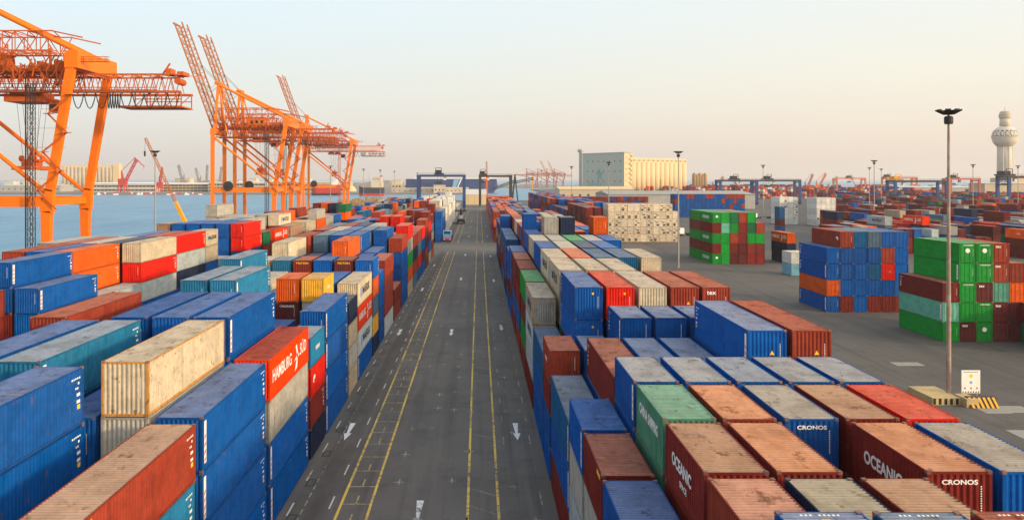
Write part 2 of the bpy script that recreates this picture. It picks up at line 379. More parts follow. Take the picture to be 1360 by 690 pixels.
# ------------------------------------------------------------------ containers
PAL = {  # paint colour (linear), words
 'b': ((0.0,0.084,0.35), 'blue'), 'B': ((0.0,0.070,0.30), 'deep blue'), 'd': ((0.004,0.085,0.22), 'dull blue'), 'n': ((0.012,0.022,0.060), 'navy'),
 't': ((0.012,0.150,0.300), 'teal blue'), 's': ((0.085,0.155,0.235), 'steel blue'), 'l': ((0.20,0.42,0.52), 'pale blue'),
 'r': ((0.62,0.012,0.004), 'bright red'), 'f': ((0.80,0.040,0.000), 'flame red'), 'm': ((0.18,0.020,0.015), 'maroon'), 'e': ((0.27,0.038,0.019), 'brick red'),
 'D': ((0.110,0.016,0.016), 'dark maroon'), 'o': ((0.62,0.095,0.010), 'orange'), 'O': ((0.80,0.10,0.004), 'bright orange'), 'y': ((0.62,0.33,0.035), 'ochre yellow'),
 'c': ((0.49,0.42,0.30), 'cream'), 'w': ((0.70,0.70,0.66), 'white'), 'k': ((0.36,0.35,0.31), 'grey'), 'q': ((0.40,0.46,0.47), 'pale grey'),
 'g': ((0.006,0.26,0.030), 'green'), 'G': ((0.010,0.14,0.055), 'dark green'), 'j': ((0.075,0.235,0.150), 'sea green'), 'a': ((0.11,0.36,0.26), 'turquoise'),
 'p': ((0.34,0.20,0.13), 'brown'),
}
DUST = {'b': .30, 'B': .22, 'd': .42, 'n': .35, 't': .35, 's': .4}
def roof_col(c, rnd, blk='', z=99., row=9):
    base = PAL[c][0]; k = DUST.get(c, .42) + rnd.uniform(-.1, .16)
    if blk == 'R' and row == 0 and z < 64:
        dust = (0.34,0.36,0.40) if c in 'bBdn' else (0.46,0.26,0.20); k = {29.6:.30, 42.8:.16, 49.4:.55}.get(z, .45)
        return tuple(base[i]*(1-k)+dust[i]*k for i in range(3))
    if blk == 'R' and 20 < z < 48 and c in 'bBnmeo':
        if c in 'bBn' and z > 40: dust = rnd.choice([(0.34,0.35,0.35),(0.29,0.32,0.36),(0.37,0.36,0.33)]); k = .92
        elif c in 'bBn': dust = (0.42,0.37,0.27); k = .86
        else: dust = rnd.choice([(0.64,0.33,0.18),(0.56,0.38,0.24),(0.58,0.33,0.23),(0.50,0.34,0.22)]); k = rnd.uniform(.72,.85)
        return tuple(base[i]*(1-k)+dust[i]*k for i in range(3))
    if blk == 'R' and z < 64 and c in 'bBd': k = .62
    if blk == 'L' and z < 30 and c == 'e': return (.46,.31,.22)
    if blk == 'L' and c == 't': k = .75
    if c == 'f': return (.36,.075,.05)
    if c == 'r' and z < 40: return (0.58,0.115,0.070)
    if c in 'rfmeoOD': dust = (0.56,0.27,0.18)
    elif c in 'bBdnts': dust = (0.34,0.37,0.42)
    elif c in 'gGja': dust = (0.34,0.50,0.40); k *= .8
    else: dust = (0.52,0.47,0.40)
    return tuple(base[i]*(1-k)+dust[i]*k for i in range(3))
HS_, HH_ = 2.591, 2.896
LEN = {20: 6.058, 40: 12.192}
HWD = 1.219
_cm = {}
def corr(p0, du, dn, length, pitch, depth, h0, h1, hv=(0,0,1)):
    # corrugated sheet: p0 outer start corner, du unit along, dn unit inward
    mb = MB(); p0 = Vector(p0); du = Vector(du); dn = Vector(dn); hv = Vector(hv)
    n = max(2, round(length/pitch)); pt = length/n; pts = []
    for i in range(n):
        o = i*pt
        pts += [(o, 0), (o+pt*.27, 0), (o+pt*.5, depth), (o+pt*.77, depth)]
    pts.append((length, 0))
    vs = []
    for (o, dd) in pts:
        q = p0+du*o+dn*dd; vs.append((q+hv*h0, q+hv*h1))
    for (a0, a1), (b0, b1) in zip(vs, vs[1:]): mb.quad(a0, b0, b1, a1)
    return mb
def container_meshes(L_, H_):
    key = (L_, H_)
    if key in _cm: return _cm[key]
    l = LEN[L_]; hy = l/2; w = HWD; d = {}
    fr = MB(); P = .15
    for sx in (-1, 1):
        for sy in (-1, 1):
            x0, x1 = sorted((sx*w, sx*(w-P*.8))); y0, y1 = sorted((sy*hy, sy*(hy-P)))
            fr.box(x0, x1, y0, y1, .118, H_-.118)
        x0, x1 = sorted((sx*(w-.004), sx*(w-.06)))
        fr.box(x0, x1, -hy+P, hy-P, .03, .18); fr.box(x0, x1, -hy+P, hy-P, H_-.10, H_-.025)
    for sy in (-1, 1):
        y0, y1 = sorted((sy*(hy-.004), sy*(hy-.07)))
        fr.box(-w+P*.8, w-P*.8, y0, y1, .03, .17); fr.box(-w+P*.8, w-P*.8, y0, y1, H_-.13, H_-.03)
    d['frame'] = fr
    cs = MB()
    for sx in (-1, 1):
        for sy in (-1, 1):
            x0, x1 = sorted((sx*(w+.004), sx*(w-.162))); y0, y1 = sorted((sy*(hy+.004), sy*(hy-.178)))
            cs.box(x0, x1, y0, y1, 0, .118); cs.box(x0, x1, y0, y1, H_-.118, H_)
    ncast = len(cs.f); nb_ = len(fr.v); fr.v += cs.v; fr.f += [tuple(nb_+q for q in f_) for f_ in cs.f]
    pit = .278
    d['wall+'] = corr((w-.012, -hy+P, 0), (0,1,0), (-1,0,0), l-2*P, pit, .036, .17, H_-.09)
    d['wall-'] = corr((-w+.012, hy-P, 0), (0,-1,0), (1,0,0), l-2*P, pit, .036, .17, H_-.09)
    d['end_wall'] = corr((-w+P*.8, -hy+.014, 0), (1,0,0), (0,1,0), 2*w-P*1.6, .245, .050, .16, H_-.12)
    dr = MB()
    def door(sy):
        m_ = MB(); y_ = sy*(hy-.03); y2 = sy*(hy-.07); x0 = w-P*.8
        for sx in (-1, 1):
            a_, b_ = sorted((sx*.006, sx*x0)); q0, q1 = sorted((y_, y2))
            m_.box(a_, b_, q0, q1, .17, H_-.13)
            for zf in (.25, .5, .75):      # pressed ridges
                zz = .17+(H_-.3)*zf; r0, r1 = sorted((y_, sy*(hy-.012)))
                m_.box(a_+.12, b_-.12, r0, r1, zz-.22, zz-.16)
        return m_
    def bars(sy):
        m_ = MB(); yy = sy*(hy+.010)
        for x_ in (-.92, -.35, .35, .92):
            m_.bar((x_, yy, .14), (x_, yy, H_-.12), .035)
            m_.bar((x_, yy+sy*.012, 1.15), (x_+(.25 if x_ > 0 else -.25), yy+sy*.012, 1.12), .03)
        return m_
    d['door-'] = door(-1); d['bars-'] = bars(-1); d['door+'] = door(1); d['bars+'] = bars(1)
    d['end_wall+'] = corr((w-P*.8, hy-.014, 0), (-1,0,0), (0,-1,0), 2*w-P*1.6, .245, .050, .16, H_-.12)
    rf = corr((-w+.06, -hy+.07, H_-.030), (0,1,0), (0,0,-1), l-.14, .24, .030, 0, 2*w-.12, (1,0,0))
    d['roof'] = rf
    fb = MB(); fb.box(-w+.05, w-.05, -hy+.08, hy-.08, .10, .13); d['floor'] = fb
    # reefer machinery end (facing the camera)
    m_ = MB(); y0 = -hy+.02
    m_.box(-w+P*.8, w-P*.8, y0, y0+.05, .17, H_-.13)
    d['reefer_panel'] = m_
    for vi in range(3):
        m_ = MB(); m_.tube(((-.35,.45,.2)[vi], y0-.022, 1.45+.2*vi), ((-.35,.45,.2)[vi], y0+.01, 1.40+.15*vi), .46, n=14)
        m_.box((-.9,-.95,.0)[vi], (.0,-.1,.95)[vi], y0-.02, y0-.002, .35, .95); m_.box((.1,-.8,-.9)[vi], (.8,.2,-.3)[vi], y0-.02, y0-.002, 2.05, 2.3)
        d['reefer_unit%d' % vi] = m_
        m_ = MB(); m_.box(-1.0, 1.0, y0-.014, y0-.001, 1.98, 2.35); m_.box(-1.0, -.95, y0-.03, y0-.001, .3, 1.9); m_.box(.95, 1.0, y0-.03, y0-.001, .3, 1.9); m_.box(-.95, .95, y0-.016, y0-.001, 1.0, 1.05); d['reefer_grille%d' % vi] = m_
    mesh = {}
    nm = {'wall+': 'side_wall', 'wall-': 'side_wall', 'door-': 'door', 'door+': 'door', 'bars-': 'locking_bars', 'bars+': 'locking_bars', 'end_wall+': 'end_wall'}
    for k, mb in d.items():
        name = nm.get(k, k).rstrip('012')
        me = bpy.data.meshes.new(name); me.from_pydata(mb.v, [], mb.f); me.update()
        me.materials.append(M_ROOF if k == 'roof' else (M['dark'] if k.startswith('reefer_unit') else (M['palegrey'] if k.startswith('reefer_grille') else M_WALL)))
        if k == 'roof':
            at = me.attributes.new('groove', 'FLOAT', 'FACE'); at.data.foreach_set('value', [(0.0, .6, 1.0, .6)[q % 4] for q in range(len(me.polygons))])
        if k == 'frame':
            me.materials.append(M_CAST); mi = [0]*(len(mb.f)-ncast)+[1]*ncast; me.polygons.foreach_set('material_index', mi)
        mesh[k] = (name, me)
    _cm[key] = mesh
    # a plain one-piece container of the same outline, for copies a few pixels wide
    mb = MB(); mb.box(-w, w, -hy, hy, 0, H_)
    return mesh
def whole_mesh(L_, H_):
    key = ('whole', L_, H_)
    if key in _cm: return _cm[key]
    ms = container_meshes(L_, H_); v = []; f = []; mi = []
    for k in ('frame', 'wall+', 'wall-', 'end_wall', 'door+', 'roof'):
        me = ms[k][1]; b = len(v)
        v += [tuple(x.co) for x in me.vertices]
        for p in me.polygons: f.append(tuple(b+i for i in p.vertices)); mi.append(1 if k == 'roof' else 0)
    me = bpy.data.meshes.new('shipping_container'); me.from_pydata(v, [], f); me.update()
    me.materials.append(M_WALL); me.materials.append(M_ROOF)
    me.polygons.foreach_set('material_index', mi)
    _cm[key] = me; return me

# every stack: (block, row, x_left, z_front, length, 'S'|'H'|per-tier, colours bottom->top, {tier: marks}, faces)
STK = []
def stack(block, row, xl, z, ln_, hs, cols, marks=None, door=False, bay=None):
    STK.append(dict(block=block, row=row, x=xl, z=z, L=ln_, hs=hs, cols=cols, marks=marks or {}, door=door, bay=bay))
RX = lambda k: 5.6+2.8*k
LX = lambda k: -16.74-2.8*k
QX = lambda k: -46.64-2.8*k          # quay-side block
R2X = lambda k: 35.5+2.8*k
def R(k, z, l, h, c, m=None): stack('R', k, RX(k), z, l, h, c, m)
def Lf(k, z, l, h, c, m=None): stack('L', k, LX(k), z, l, h, c, m)
def Q(k, z, l, h, c, m=None): stack('Q', k, QX(k), z, l, h, c, m)
MK = 'MAERSK'
# ---- right block, near to far
R(0,16.4,20,'S','mkb'); R(1,16.4,20,'H','mbmnB',{4:'stencil'}); R(2,16.4,20,'H','ebnmd',{4:'stencil'}); R(3,16.4,20,'H','mbnbe',{4:'stencil'})
R(4,16.4,20,'S','bmb'); R(5,16.4,20,'S','bem')
R(0,23.0,20,'S','mkb'); R(1,23.0,20,'S','bmebe',{4:'logo'}); R(2,23.0,20,'S','bmbbn',{4:'small'}); R(3,23.0,20,'S','mbmbm'); R(4,23.0,20,'S','mbe'); R(5,23.0,20,'S','bme')
R(0,29.6,20,'S','mqkB'); R(1,29.6,20,'S','bmbmm',{4:'OCEANIC'}); R(2,29.6,20,'S','bmbmm'); R(3,29.6,20,'S','mbe'); R(4,29.6,20,'S','bbmmm',{4:'OCEANIC2'}); R(5,29.6,20,'S','mbmbb')
R(0,36.2,20,'S','mqkm',{3:'yellow'}); R(1,36.2,20,'S','bmbjj',{4:'CHINA'}); R(2,36.2,20,'S','bmbme'); R(3,36.2,20,'S','mbmbb',{4:'CRONOS'}); R(4,36.2,20,'S','bmemm'); R(5,36.2,20,'S','bbmbr')
R(0,42.8,20,'S','mqkb',{3:'stripe'}); R(1,42.8,20,'S','mmbbb',{4:'stripe'}); R(2,42.8,20,'S','mmbbb'); R(3,42.8,20,'S','mbmbb'); R(4,42.8,20,'S','bmmbb'); R(5,42.8,20,'S','mbmbb')
R(0,49.4,40,'H','mbd',{2:'stripe',1:'stripe'}); R(1,49.4,40,'H','mbbm',{3:'codes'}); R(2,49.4,40,'H','bmbb'); R(3,49.4,40,'H','bmbb'); R(4,49.4,40,'H','bmbbb',{4:'stripe codes tri'}); R(5,49.4,40,'H','bmbee',{4:'tri'})
R(0,62.6,20,'S','bbme',{3:'small'}); R(1,62.6,20,'S','mbbb'); R(2,62.6,20,'S','mmbbb',{4:'stripe codes'}); R(3,62.6,20,'S','mbbbb'); R(4,62.6,20,'S','mbmbb'); R(5,62.6,20,'S','mbmbb')
R(0,69.2,40,'H','bbd'); R(1,69.2,40,'H','mbmbb',{4:'codes dot',3:'codes dot'}); R(2,69.2,40,'H','bmmbr',{4:'dot'}); R(3,69.2,40,'H','mbmbc'); R(4,69.2,40,'H','bmmbe',{4:'tri'}); R(5,69.2,40,'H','mbmbe',{4:'tex'})
R(0,82.4,40,'H','mqqk',{3:'rust MAERSKs',2:MK,1:MK}); R(1,82.4,40,'H','mbgcc',{4:MK}); R(2,82.4,40,'H','mbmbc'); R(3,82.4,40,'H','bmmmc'); R(4,82.4,40,'H','bme'); R(5,82.4,40,'S','mb')
R(0,95.6,40,'H','mgmg'); R(1,95.6,40,'H','mbmcc',{4:MK}); R(2,95.6,40,'H','bmmbo'); R(3,95.6,40,'H','mbmbd'); R(4,95.6,40,'H','bmmmd'); R(5,95.6,40,'H','mbmbc')
R(0,108.8,40,'H','ebmm'); R(1,108.8,40,'H','bmmbb'); R(2,108.8,40,'H','mbmmc'); R(3,108.8,40,'H','mmbbn'); R(4,108.8,40,'H','bmmbb'); R(5,108.8,40,'H','bme')
R(0,122,40,'H','mbmm'); R(1,122,40,'H','btmmc'); R(2,122,40,'H','mbmmk'); R(3,122,40,'H','mbmgg'); R(4,122,40,'H','mbmbk'); R(5,122,40,'H','mbmbb')
R(0,135.2,40,'H','bmbb'); R(1,135.2,40,'H','mbmbbb'[:5]); R(2,135.2,20,'H','mbbmkk'[:6],{5:'small'}); R(3,135.2,20,'H','bmmbnn'); R(4,135.2,20,'H','mbm'); R(5,135.2,20,'H','mmbmeo')
R(4,141.8,20,'H','mbmbo'); R(5,141.8,20,'S','bmb'); R(2,141.8,20,'S','bmbm'); R(3,141.8,20,'S','bmbm')
R(0,148.4,40,'S','bmbb'); R(1,148.4,20,'H','mbmmmb'[:6]); R(1,155,20,'H','mbmmb'); R(2,148.4,40,'S','mmbbb'); R(3,148.4,40,'S','bmmor'); R(4,148.4,40,'H','mbmmb'); R(5,148.4,40,'H','bmbbb')
# ---- left block
Lf(0,27.7,40,'H','bbte',{3:'codes yellow',2:'codes'}); Lf(1,27.7,40,'H','bmb'); Lf(2,27.7,40,'H','mbbbb',{4:'codes',3:'codes'}); Lf(3,27.7,40,'H','bmb'); Lf(4,27.7,40,'H','bmb'); Lf(5,27.7,40,'H','bm')
Lf(0,40.9,40,'H','bbbb',{3:'stripe codes',2:'stripe codes',1:'codes stripe',0:'codes'}); Lf(1,40.9,40,'H','mbbkc',{4:'rust'}); Lf(2,40.9,40,'H','bmbb'); Lf(3,40.9,40,'H','mbmbt',{4:'codes stripe'}); Lf(4,40.9,40,'H','bmbbb'); Lf(5,40.9,40,'H','bmb')
Lf(0,54.1,40,'H','bbkf',{3:'HS',1:'stripe codes',0:'stripe codes'}); Lf(1,54.1,40,'H','bmbbb',{4:'stripe codes'}); Lf(2,54.1,40,'H','mbmbb'); Lf(3,54.1,40,'H','bmmbB'); Lf(4,54.1,40,'H','bmbm'); Lf(5,54.1,40,'H','mbmbe')
Lf(0,67.3,20,'S','nmrt',{3:'small',2:'logo',1:'codes'}); Lf(1,67.3,20,'S','bmb'); Lf(2,67.3,20,'S','bmm'); Lf(3,67.3,20,'S','bmb'); Lf(4,67.3,20,'S','mbb'); Lf(5,67.3,20,'S','mmb')
Lf(0,73.9,40,'H','bbbb',{3:'stripe codes',2:'stripe codes',1:'stripe codes',0:'stripe codes'}); Lf(1,73.9,20,'H','bme'); Lf(2,73.9,40,'H','mbb'); Lf(3,73.9,40,'H','bmbbt',{4:'stripe codes'}); Lf(4,73.9,40,'H','mbmbt'); Lf(5,73.9,40,'H','bmb')
Lf(1,80.5,20,'S','bme')
Lf(0,87.1,20,'S','ckcn'); Lf(1,87.1,20,'S','mbmky',{4:'small'}); Lf(2,87.1,20,'S','mbnDo',{3:'sonde'}); Lf(3,87.1,20,'S','bmkc'); Lf(4,87.1,20,'S','bmm'); Lf(5,87.1,20,'S','mbb')
Lf(0,93.7,40,'H','bqfc',{3:MK,2:'HS',1:MK,0:'stripe'}); Lf(1,93.7,40,'H','mbbb'); Lf(2,93.7,40,'S','mbmk'); Lf(3,93.7,40,'S','mbmb'); Lf(4,93.7,40,'H','bmmc'); Lf(5,93.7,40,'H','bmbbt',{4:'stripe codes'})
Lf(0,106.9,20,'S','nyson'[:4]+'b',{1:'small'}); Lf(1,106.9,20,'S','mbbmD',{4:'label'}); Lf(2,106.9,20,'S','mbmbb'); Lf(3,106.9,20,'S','bbmbm',{4:'label'}); Lf(4,106.9,20,'S','mbmbt'); Lf(5,106.9,20,'S','bmmmc')
Lf(0,113.5,20,'S','bbbb',{3:'codes',1:'codes'}); Lf(1,113.5,20,'S','bmbe'); Lf(2,113.5,20,'S','mbmc'); Lf(3,113.5,20,'S','bmbe'); Lf(4,113.5,20,'S','bmbg'); 
Lf(0,120.1,40,'H','qeee',{0:MK}); Lf(1,120.1,40,'H','bmbb'); Lf(2,120.1,40,'H','mbmbo'); Lf(3,120.1,40,'H','mbmb'); Lf(4,120.1,40,'H','bmbn'); stack('L',5,LX(5),117.4,40,'H','mbmbc',{4:'logo'})
Lf(0,133.3,40,'S','em'); Lf(1,133.3,40,'H','mbmb'); Lf(2,133.3,40,'H','bmmbb',{4:'stripe codes'}); Lf(3,133.3,40,'H','mbmbb'); Lf(4,133.3,40,'H','bmmbs'); Lf(5,130.8,40,'H','bmbme')
Lf(0,146.5,40,'S','bbbbe'); Lf(1,146.5,40,'H','mmbbb'); Lf(2,146.5,40,'H','mbmbs'); Lf(3,146.5,40,'H','mbmbb'); Lf(4,146.5,40,'H','bmmbc'); Lf(5,146.5,40,'H','bmmbm')
Lf(0,159.7,40,'H','cogkr',{4:'small'}); Lf(1,159.7,40,'S','bmcc'); Lf(2,159.7,40,'H','mbmbk'); Lf(3,159.7,40,'H','bmbbn'); Lf(4,159.7,40,'H','mbmbe'); Lf(5,159.7,40,'H','mbmbs')
# ---- quay-side block
Q(1,66.2,40,'S','bmbme'); Q(0,79.4,40,'S','bmbbb',{4:'stripe codes'}); Q(1,79.4,40,'S','bmbmbb',{5:'stripe codes',4:'codes'}); Q(2,79.4,40,'S','mbmmb'); Q(3,79.4,40,'S','bmbb')
Q(0,91.2,40,'S','bmbq',{3:'dark'}); Q(1,91.2,40,'S','bmbmoo',{5:'codes',4:'codes'}); Q(2,91.2,40,'S','bmbmbb'); Q(3,91.2,40,'S','bmbmde')
Q(0,103.4,40,'S','mnbqrc',{4:'codes'}); Q(1,103.4,40,'S','mbmbmn'); Q(2,103.4,40,'S','mbmbmc'); Q(3,103.4,40,'S','mbmbee'); Q(4,103.4,40,'S','mbmbek')
Q(0,115.7,40,'S','bmbnqr',{5:'codes'}); Q(1,115.7,40,'S','mbmbme'); Q(2,115.7,40,'S','mbmbmb'); Q(3,115.7,40,'S','mbmbc')
Q(0,128,20,'S','mbtbcc',{5:MK,4:MK}); Q(1,128,20,'S','bmbb'); Q(0,134.4,20,'S','mbmk')
Q(0,148.7,40,'S','mbmbrr',{5:'codes',4:'codes'}); Q(1,148.7,40,'S','mbmbbb'); Q(2,148.7,40,'S','bmbbbb'); Q(3,148.7,40,'S','mbmbBb'); Q(4,148.7,40,'S','mbmbmb',{5:'stripe'}); Q(5,148.7,20,'S','mbmbmp')
Q(0,162,20,'S','mbmmG',{4:'small'}); Q(0,171,40,'S','bmbmf',{4:'HS'}); Q(1,162,40,'S','bmbmkk'); Q(2,162,40,'S','bmbbtt'); Q(3,162,40,'S','mbmbmk'); Q(5,175.6,40,'S','mbmbkkk'); Q(4,175.6,40,'S','bmbmbk'); Q(3,175.6,40,'S','mbmbkk')
Q(1,185.6,40,'S','bmbmec',{5:MK}); Q(0,185.6,40,'S','mbmbp'); Q(2,185.6,40,'S','bmbmek')

rnd = random.Random(21)
def rcols(pal, n): return ''.join(rnd.choice(pal) for _ in range(n))
# far ends of both blocks, before and after the cross aisle
for z in [172.9, 186.1, 199.3, 212.5, 225.7, 238.9]:
    for k in range(6):
        n = rnd.choice([3,4,4,5,5] if k else [4,5,5])
        Lf(k, z, 40, rnd.choice('SH'), rcols('bbbmmeeDronscG'if z<212 else 'bbmmeerosskcn', n))
        Q_n = rnd.choice([4,5,5,6])
        if z > 190: Q(k, z+3, 40, 'S', rcols('mmeebboOOkcny' if k<4 else 'ekmboO', rnd.choice([4,5,5,6]) if k < 4 else 5))
for z in [161.6, 174.8, 188, 201.2, 214.4, 227.6, 240.8]:
    for k in range(6):
        n = rnd.choice([4,5,5]); h = 'H'
        if k == 0: n = 4
        if z in (201.2,) and k == 0: n = 5
        R(k, z, 40, h, rcols('bbmmennbsk' if k < 2 else 'mbmneek', n-1)+rnd.choice('bmnbd' if k == 0 else 'ecobskOe'))
for z in np.arange(300, 600, 13.4):
    z = float(z)
    for k in range(6):
        nL = rnd.choice([3,4,4,5]); nR = rnd.choice([3,4,4,4])
        cl = rcols('bbbmeOrc' if z < 400 else 'wwwckmb', nL)
        if k == 0 and z < 310: cl = 'bbbb'
        elif k == 0 and z < 330: cl = 'bbbs'
        elif k < 3 and 330 < z < 480: cl = rcols('wwwc', rnd.choice([4,5]))
        elif k == 0 and 480 < z < 500: cl = 'bmge'
        elif z > 500 and k < 2: cl = rcols('wk', 2)
        Lf(k, z, 40, 'H', cl)
        R(k, z, 40, 'H', rcols('mmbbeOrsn' if z < 470 else 'OOommeO', nR))
    if z < 560:
        for k in range(6):
            if rnd.random() < .8: Q(k, z, 40, 'H', rcols('kkndmboOc', rnd.choice([2,3,3,4])))
for z in np.arange(262, 300, 13.2):
    for k in range(6): Q(k, float(z), 40, 'S', rcols('OOoyeGnmk', rnd.choice([4,5,5,6])))
# ---- second right block, behind the reefers
for z in np.arange(318, 560, 13.3):
    z = float(z)
    for k in range(6):
        if z < 380 and k < 3 and z > 330: n = rnd.choice([4,5])
        else: n = rnd.choice([4,5,5])
        if k < 3 and z < 345: n = 4
        stack('S', k, R2X(k), z, 40, 'H', rcols('DmmebbnmreO' if rnd.random() < .6 else 'bbm', n))
for z in (262., 276., 290., 304.):
    for k in range(2 if z < 300 else 3): stack('S', k, R2X(k), z, 40, 'H', rcols('DDmmnbme', 5))
# ---- reefer wall: eleven columns, five tiers, only machinery ends show
for c in range(11):
    stack('W', c, 49.4+2.46*c, 302, 40, 'H', 'ccccc'if c < 10 else 'cccc', {i: 'reefer' for i in range(5)})
stack('V', 0, 49.4+2.46*10.3, 300, 40, 'H', 'w', {0: 'reefer'}) if False else None
# ---- wall of blue and red ends beyond
for c in range(18):
    for dz in (0,):
        stack('E', c, 124+2.46*c, 500, 40, 'H', ''.join(rnd.choice('BBBBBBBBBBBe') for _ in range(4))+rnd.choice('BBee'))
for c in range(22): stack('E', 18+c, 66+2.46*c, 560, 40, 'H', ''.join(rnd.choice('DmmeDmB') for _ in range(4)))
# ---- loose stacks on the open ground: A green/red, B blue, C green
A_ = ['gGmmmm','mgmmgm','ggjggg','mmgemm']
def cols(block, x0, z0, rows, L=40, depth=1, door=True, marks=None, hs='H'):
    for c, colr in enumerate(rows):
        for d in range(depth):
            cc = colr
            stack(block, c, x0+2.46*c, z0+12.4*d, L, hs, cc, (marks or {}).get(c, {}) if d == 0 else {}, door=door)
cols('A', 65.9, 223, ['gmgmg','gggag','DmegG','DDmme','mmgGg','mmge'], 40, 2, True, {0:{4:'EVG sym',2:'EVG',0:'EVG sym'},2:{3:'sym'},1:{2:'sym'},4:{3:'sym'},5:{2:'sym',3:'small'}})
cols('B', 62.6, 142.3, ['bobb','mbbbe','bbbbd','mbdbs','mbreb','mbbbb'], 40, 1, True, {0:{0:'codes stripe',2:'codes stripe'},1:{4:'logo'},4:{2:'tri'}})
cols('C', 68.3, 116.4, ['gam','Dgggg','ggDgg','DDaee','DDoe','mmm'], 40, 1, True, {1:{4:'sym evg',3:'stripe',0:'tex',2:'evg'},2:{4:'sym evg',2:'tex',0:'sym',1:'evg',3:'evg'},3:{4:'tex',3:'tex',1:'tex'},0:{1:'stripe',2:'codes'}})
cols('D', 79.8, 106, ['Gm','GD'], 40, 1, True, {0:{0:'EVG',1:'yellow'}})
cols('G', 87.0, 223, ['nno'], 40, 1, False, {0:{2:'HSw'}})
cols('G', 77.5, 196, ['lw','lw'], 20, 1, False)
cols('G', 135, 355, ['dmdd'], 20, 1, False)
# white reefers on the right
for c in range(4): stack('V', c, 159+2.46*c, 418, 40, 'H', 'wwwww', {i: 'reefer' for i in range(5)})
for c in range(4): stack('V', 4+c, 173+2.46*c, 405, 40, 'H', 'wwwww', {i: 'reefer' for i in range(5)})
# ---- far right yard
bl = 0
for xb in np.arange(112, 700, 20.0):
    bl += 1
    for z in np.arange(255, 900, 14.2):
        z = float(z); uu = U0+xb*F/z
        if uu > 1420 or uu < 1090: continue
        for k in range(6):
            xl = float(xb)+2.8*k
            if 150 < xl < 186 and 395 < z < 440: continue
            if rnd.random() < (.14 if z < 400 else .22): continue
            if 262 < xl < 330 and z > 742 and z < 775: continue
            if xl > 490 and z > 820: continue
            n = rnd.choice([2,2,3,3,3,4]) if z < 420 else rnd.choice([1,2,3,3,4])
            if z < 290 and n > 3: n = 3
            stack('Y', (bl, k), xl, z, rnd.choice([40,40,20]), rnd.choice('SH'), rcols('mmDDmenbrOskcGbqmmDe', n), {n-1: rnd.choice(['', '', 'small', MK if rnd.random() < .3 else ''])})
for xb in np.arange(230, 760, 17.0):
    for z in np.arange(930, 1500, 40.0):
        if rnd.random() < .45 or U0+xb*F/z > 1300: continue
        for k in range(4): stack('Z', k, float(xb)+2.8*k, float(z), 40, 'H', rcols('OeomrcwbDe', rnd.choice([2,3,4,5])))
stack('Y', (0,0), 133.5, 260, 40, 'H', 'mbsl'[:3]+'q', {3: MK}); stack('Y', (0,1), 133.5+2.9, 262, 40, 'H', 'bmm')
stack('Y', (0,2), 147, 262, 40, 'H', 'bmnf'[:4], {3:'HS'}); stack('Y', (0,3), 158, 258, 40, 'H', 'mmn'); stack('Y',(0,4),158.5+6,235,40,'H','mmO',{2:'small'}); stack('Y',(0,5),146,228,40,'H','me')
stack('Y', (0,6), 190, 250, 40, 'H', 'bmfy',{2:'HS'})

# expand to single containers
CT = []
for si, s in enumerate(STK):
    z0 = 0.0
    for t, c in enumerate(s['cols']):
        h = HS_ if s['hs'] == 'S' else HH_
        rr = random.Random(si*31+t)
        CT.append(dict(s=s, si=si, t=t, n=len(s['cols']), c=c, h=h, x0=s['x'], x1=s['x']+2.438, y0=s['z'], y1=s['z']+LEN[s['L']], z0=z0, z1=z0+h, mark=s['marks'].get(t, ''), rr=rr))
        z0 += h + .004
# how large each one shows in the photograph
def shown():
    WR, HR = 680, 345; k = .5
    zb = np.full((HR, WR), 1e9, np.float32); ib = np.full((HR, WR), -1, np.int32)
    def poly(pts, depth_fn, i):
        us = [p[0]*k for p in pts]; vs = [p[1]*k for p in pts]
        u0, u1 = max(0, int(min(us))), min(WR, int(max(us))+2); v0, v1 = max(0, int(min(vs))), min(HR, int(max(vs))+2)
        if u0 >= u1 or v0 >= v1: return
        uu, vv = np.meshgrid(np.arange(u0, u1)+.5, np.arange(v0, v1)+.5)
        ins = np.ones(uu.shape, bool); n = len(pts); area = sum(us[j]*vs[(j+1) % n]-us[(j+1) % n]*vs[j] for j in range(n)); sg = 1 if area > 0 else -1
        for j in range(n):
            a0, b0, a1, b1 = us[j], vs[j], us[(j+1) % n], vs[(j+1) % n]
            ins &= sg*((a1-a0)*(vv-b0)-(b1-b0)*(uu-a0)) >= 0
        d = depth_fn(uu/k, vv/k); sub = zb[v0:v1, u0:u1]; m = ins & (d < sub) & (d > 0)
        sub[m] = d[m]; ib[v0:v1, u0:u1][m] = i
    pr = lambda x, y, z: (U0+F*x/y, V0+F*(HC-z)/y)
    for i, c in enumerate(CT):
        x0, x1, y0, y1, z0, z1 = c['x0'], c['x1'], c['y0'], c['y1'], c['z0'], c['z1']
        poly([pr(x0,y0,z0), pr(x1,y0,z0), pr(x1,y0,z1), pr(x0,y0,z1)], lambda u, v: np.full(u.shape, y0), i)
        poly([pr(x0,y0,z1), pr(x1,y0,z1), pr(x1,y1,z1), pr(x0,y1,z1)], lambda u, v: F*(HC-z1)/np.maximum(v-V0, 1e-3), i)
        xx = x1 if x1 < 0 else x0
        poly([pr(xx,y0,z0), pr(xx,y1,z0), pr(xx,y1,z1), pr(xx,y0,z1)], lambda u, v: F*xx/np.where(np.abs(u-U0) < 1e-3, 1e-3, u-U0), i)
    cnt = np.bincount(ib[ib >= 0], minlength=len(CT)); return cnt
CNT = shown()
order = sorted(range(len(CT)), key=lambda i: -CNT[i])
reef = [i for i in order if 'reefer' in CT[i]['mark'] and CNT[i] > 3]; rest = [i for i in order if CNT[i] > 0 and i not in set(reef)]
TOP = set(reef + rest[:max(0, 300-len(reef))])
print('containers', len(CT), 'shown', int((CNT > 0).sum()), 'cut px', CNT[order[299]])

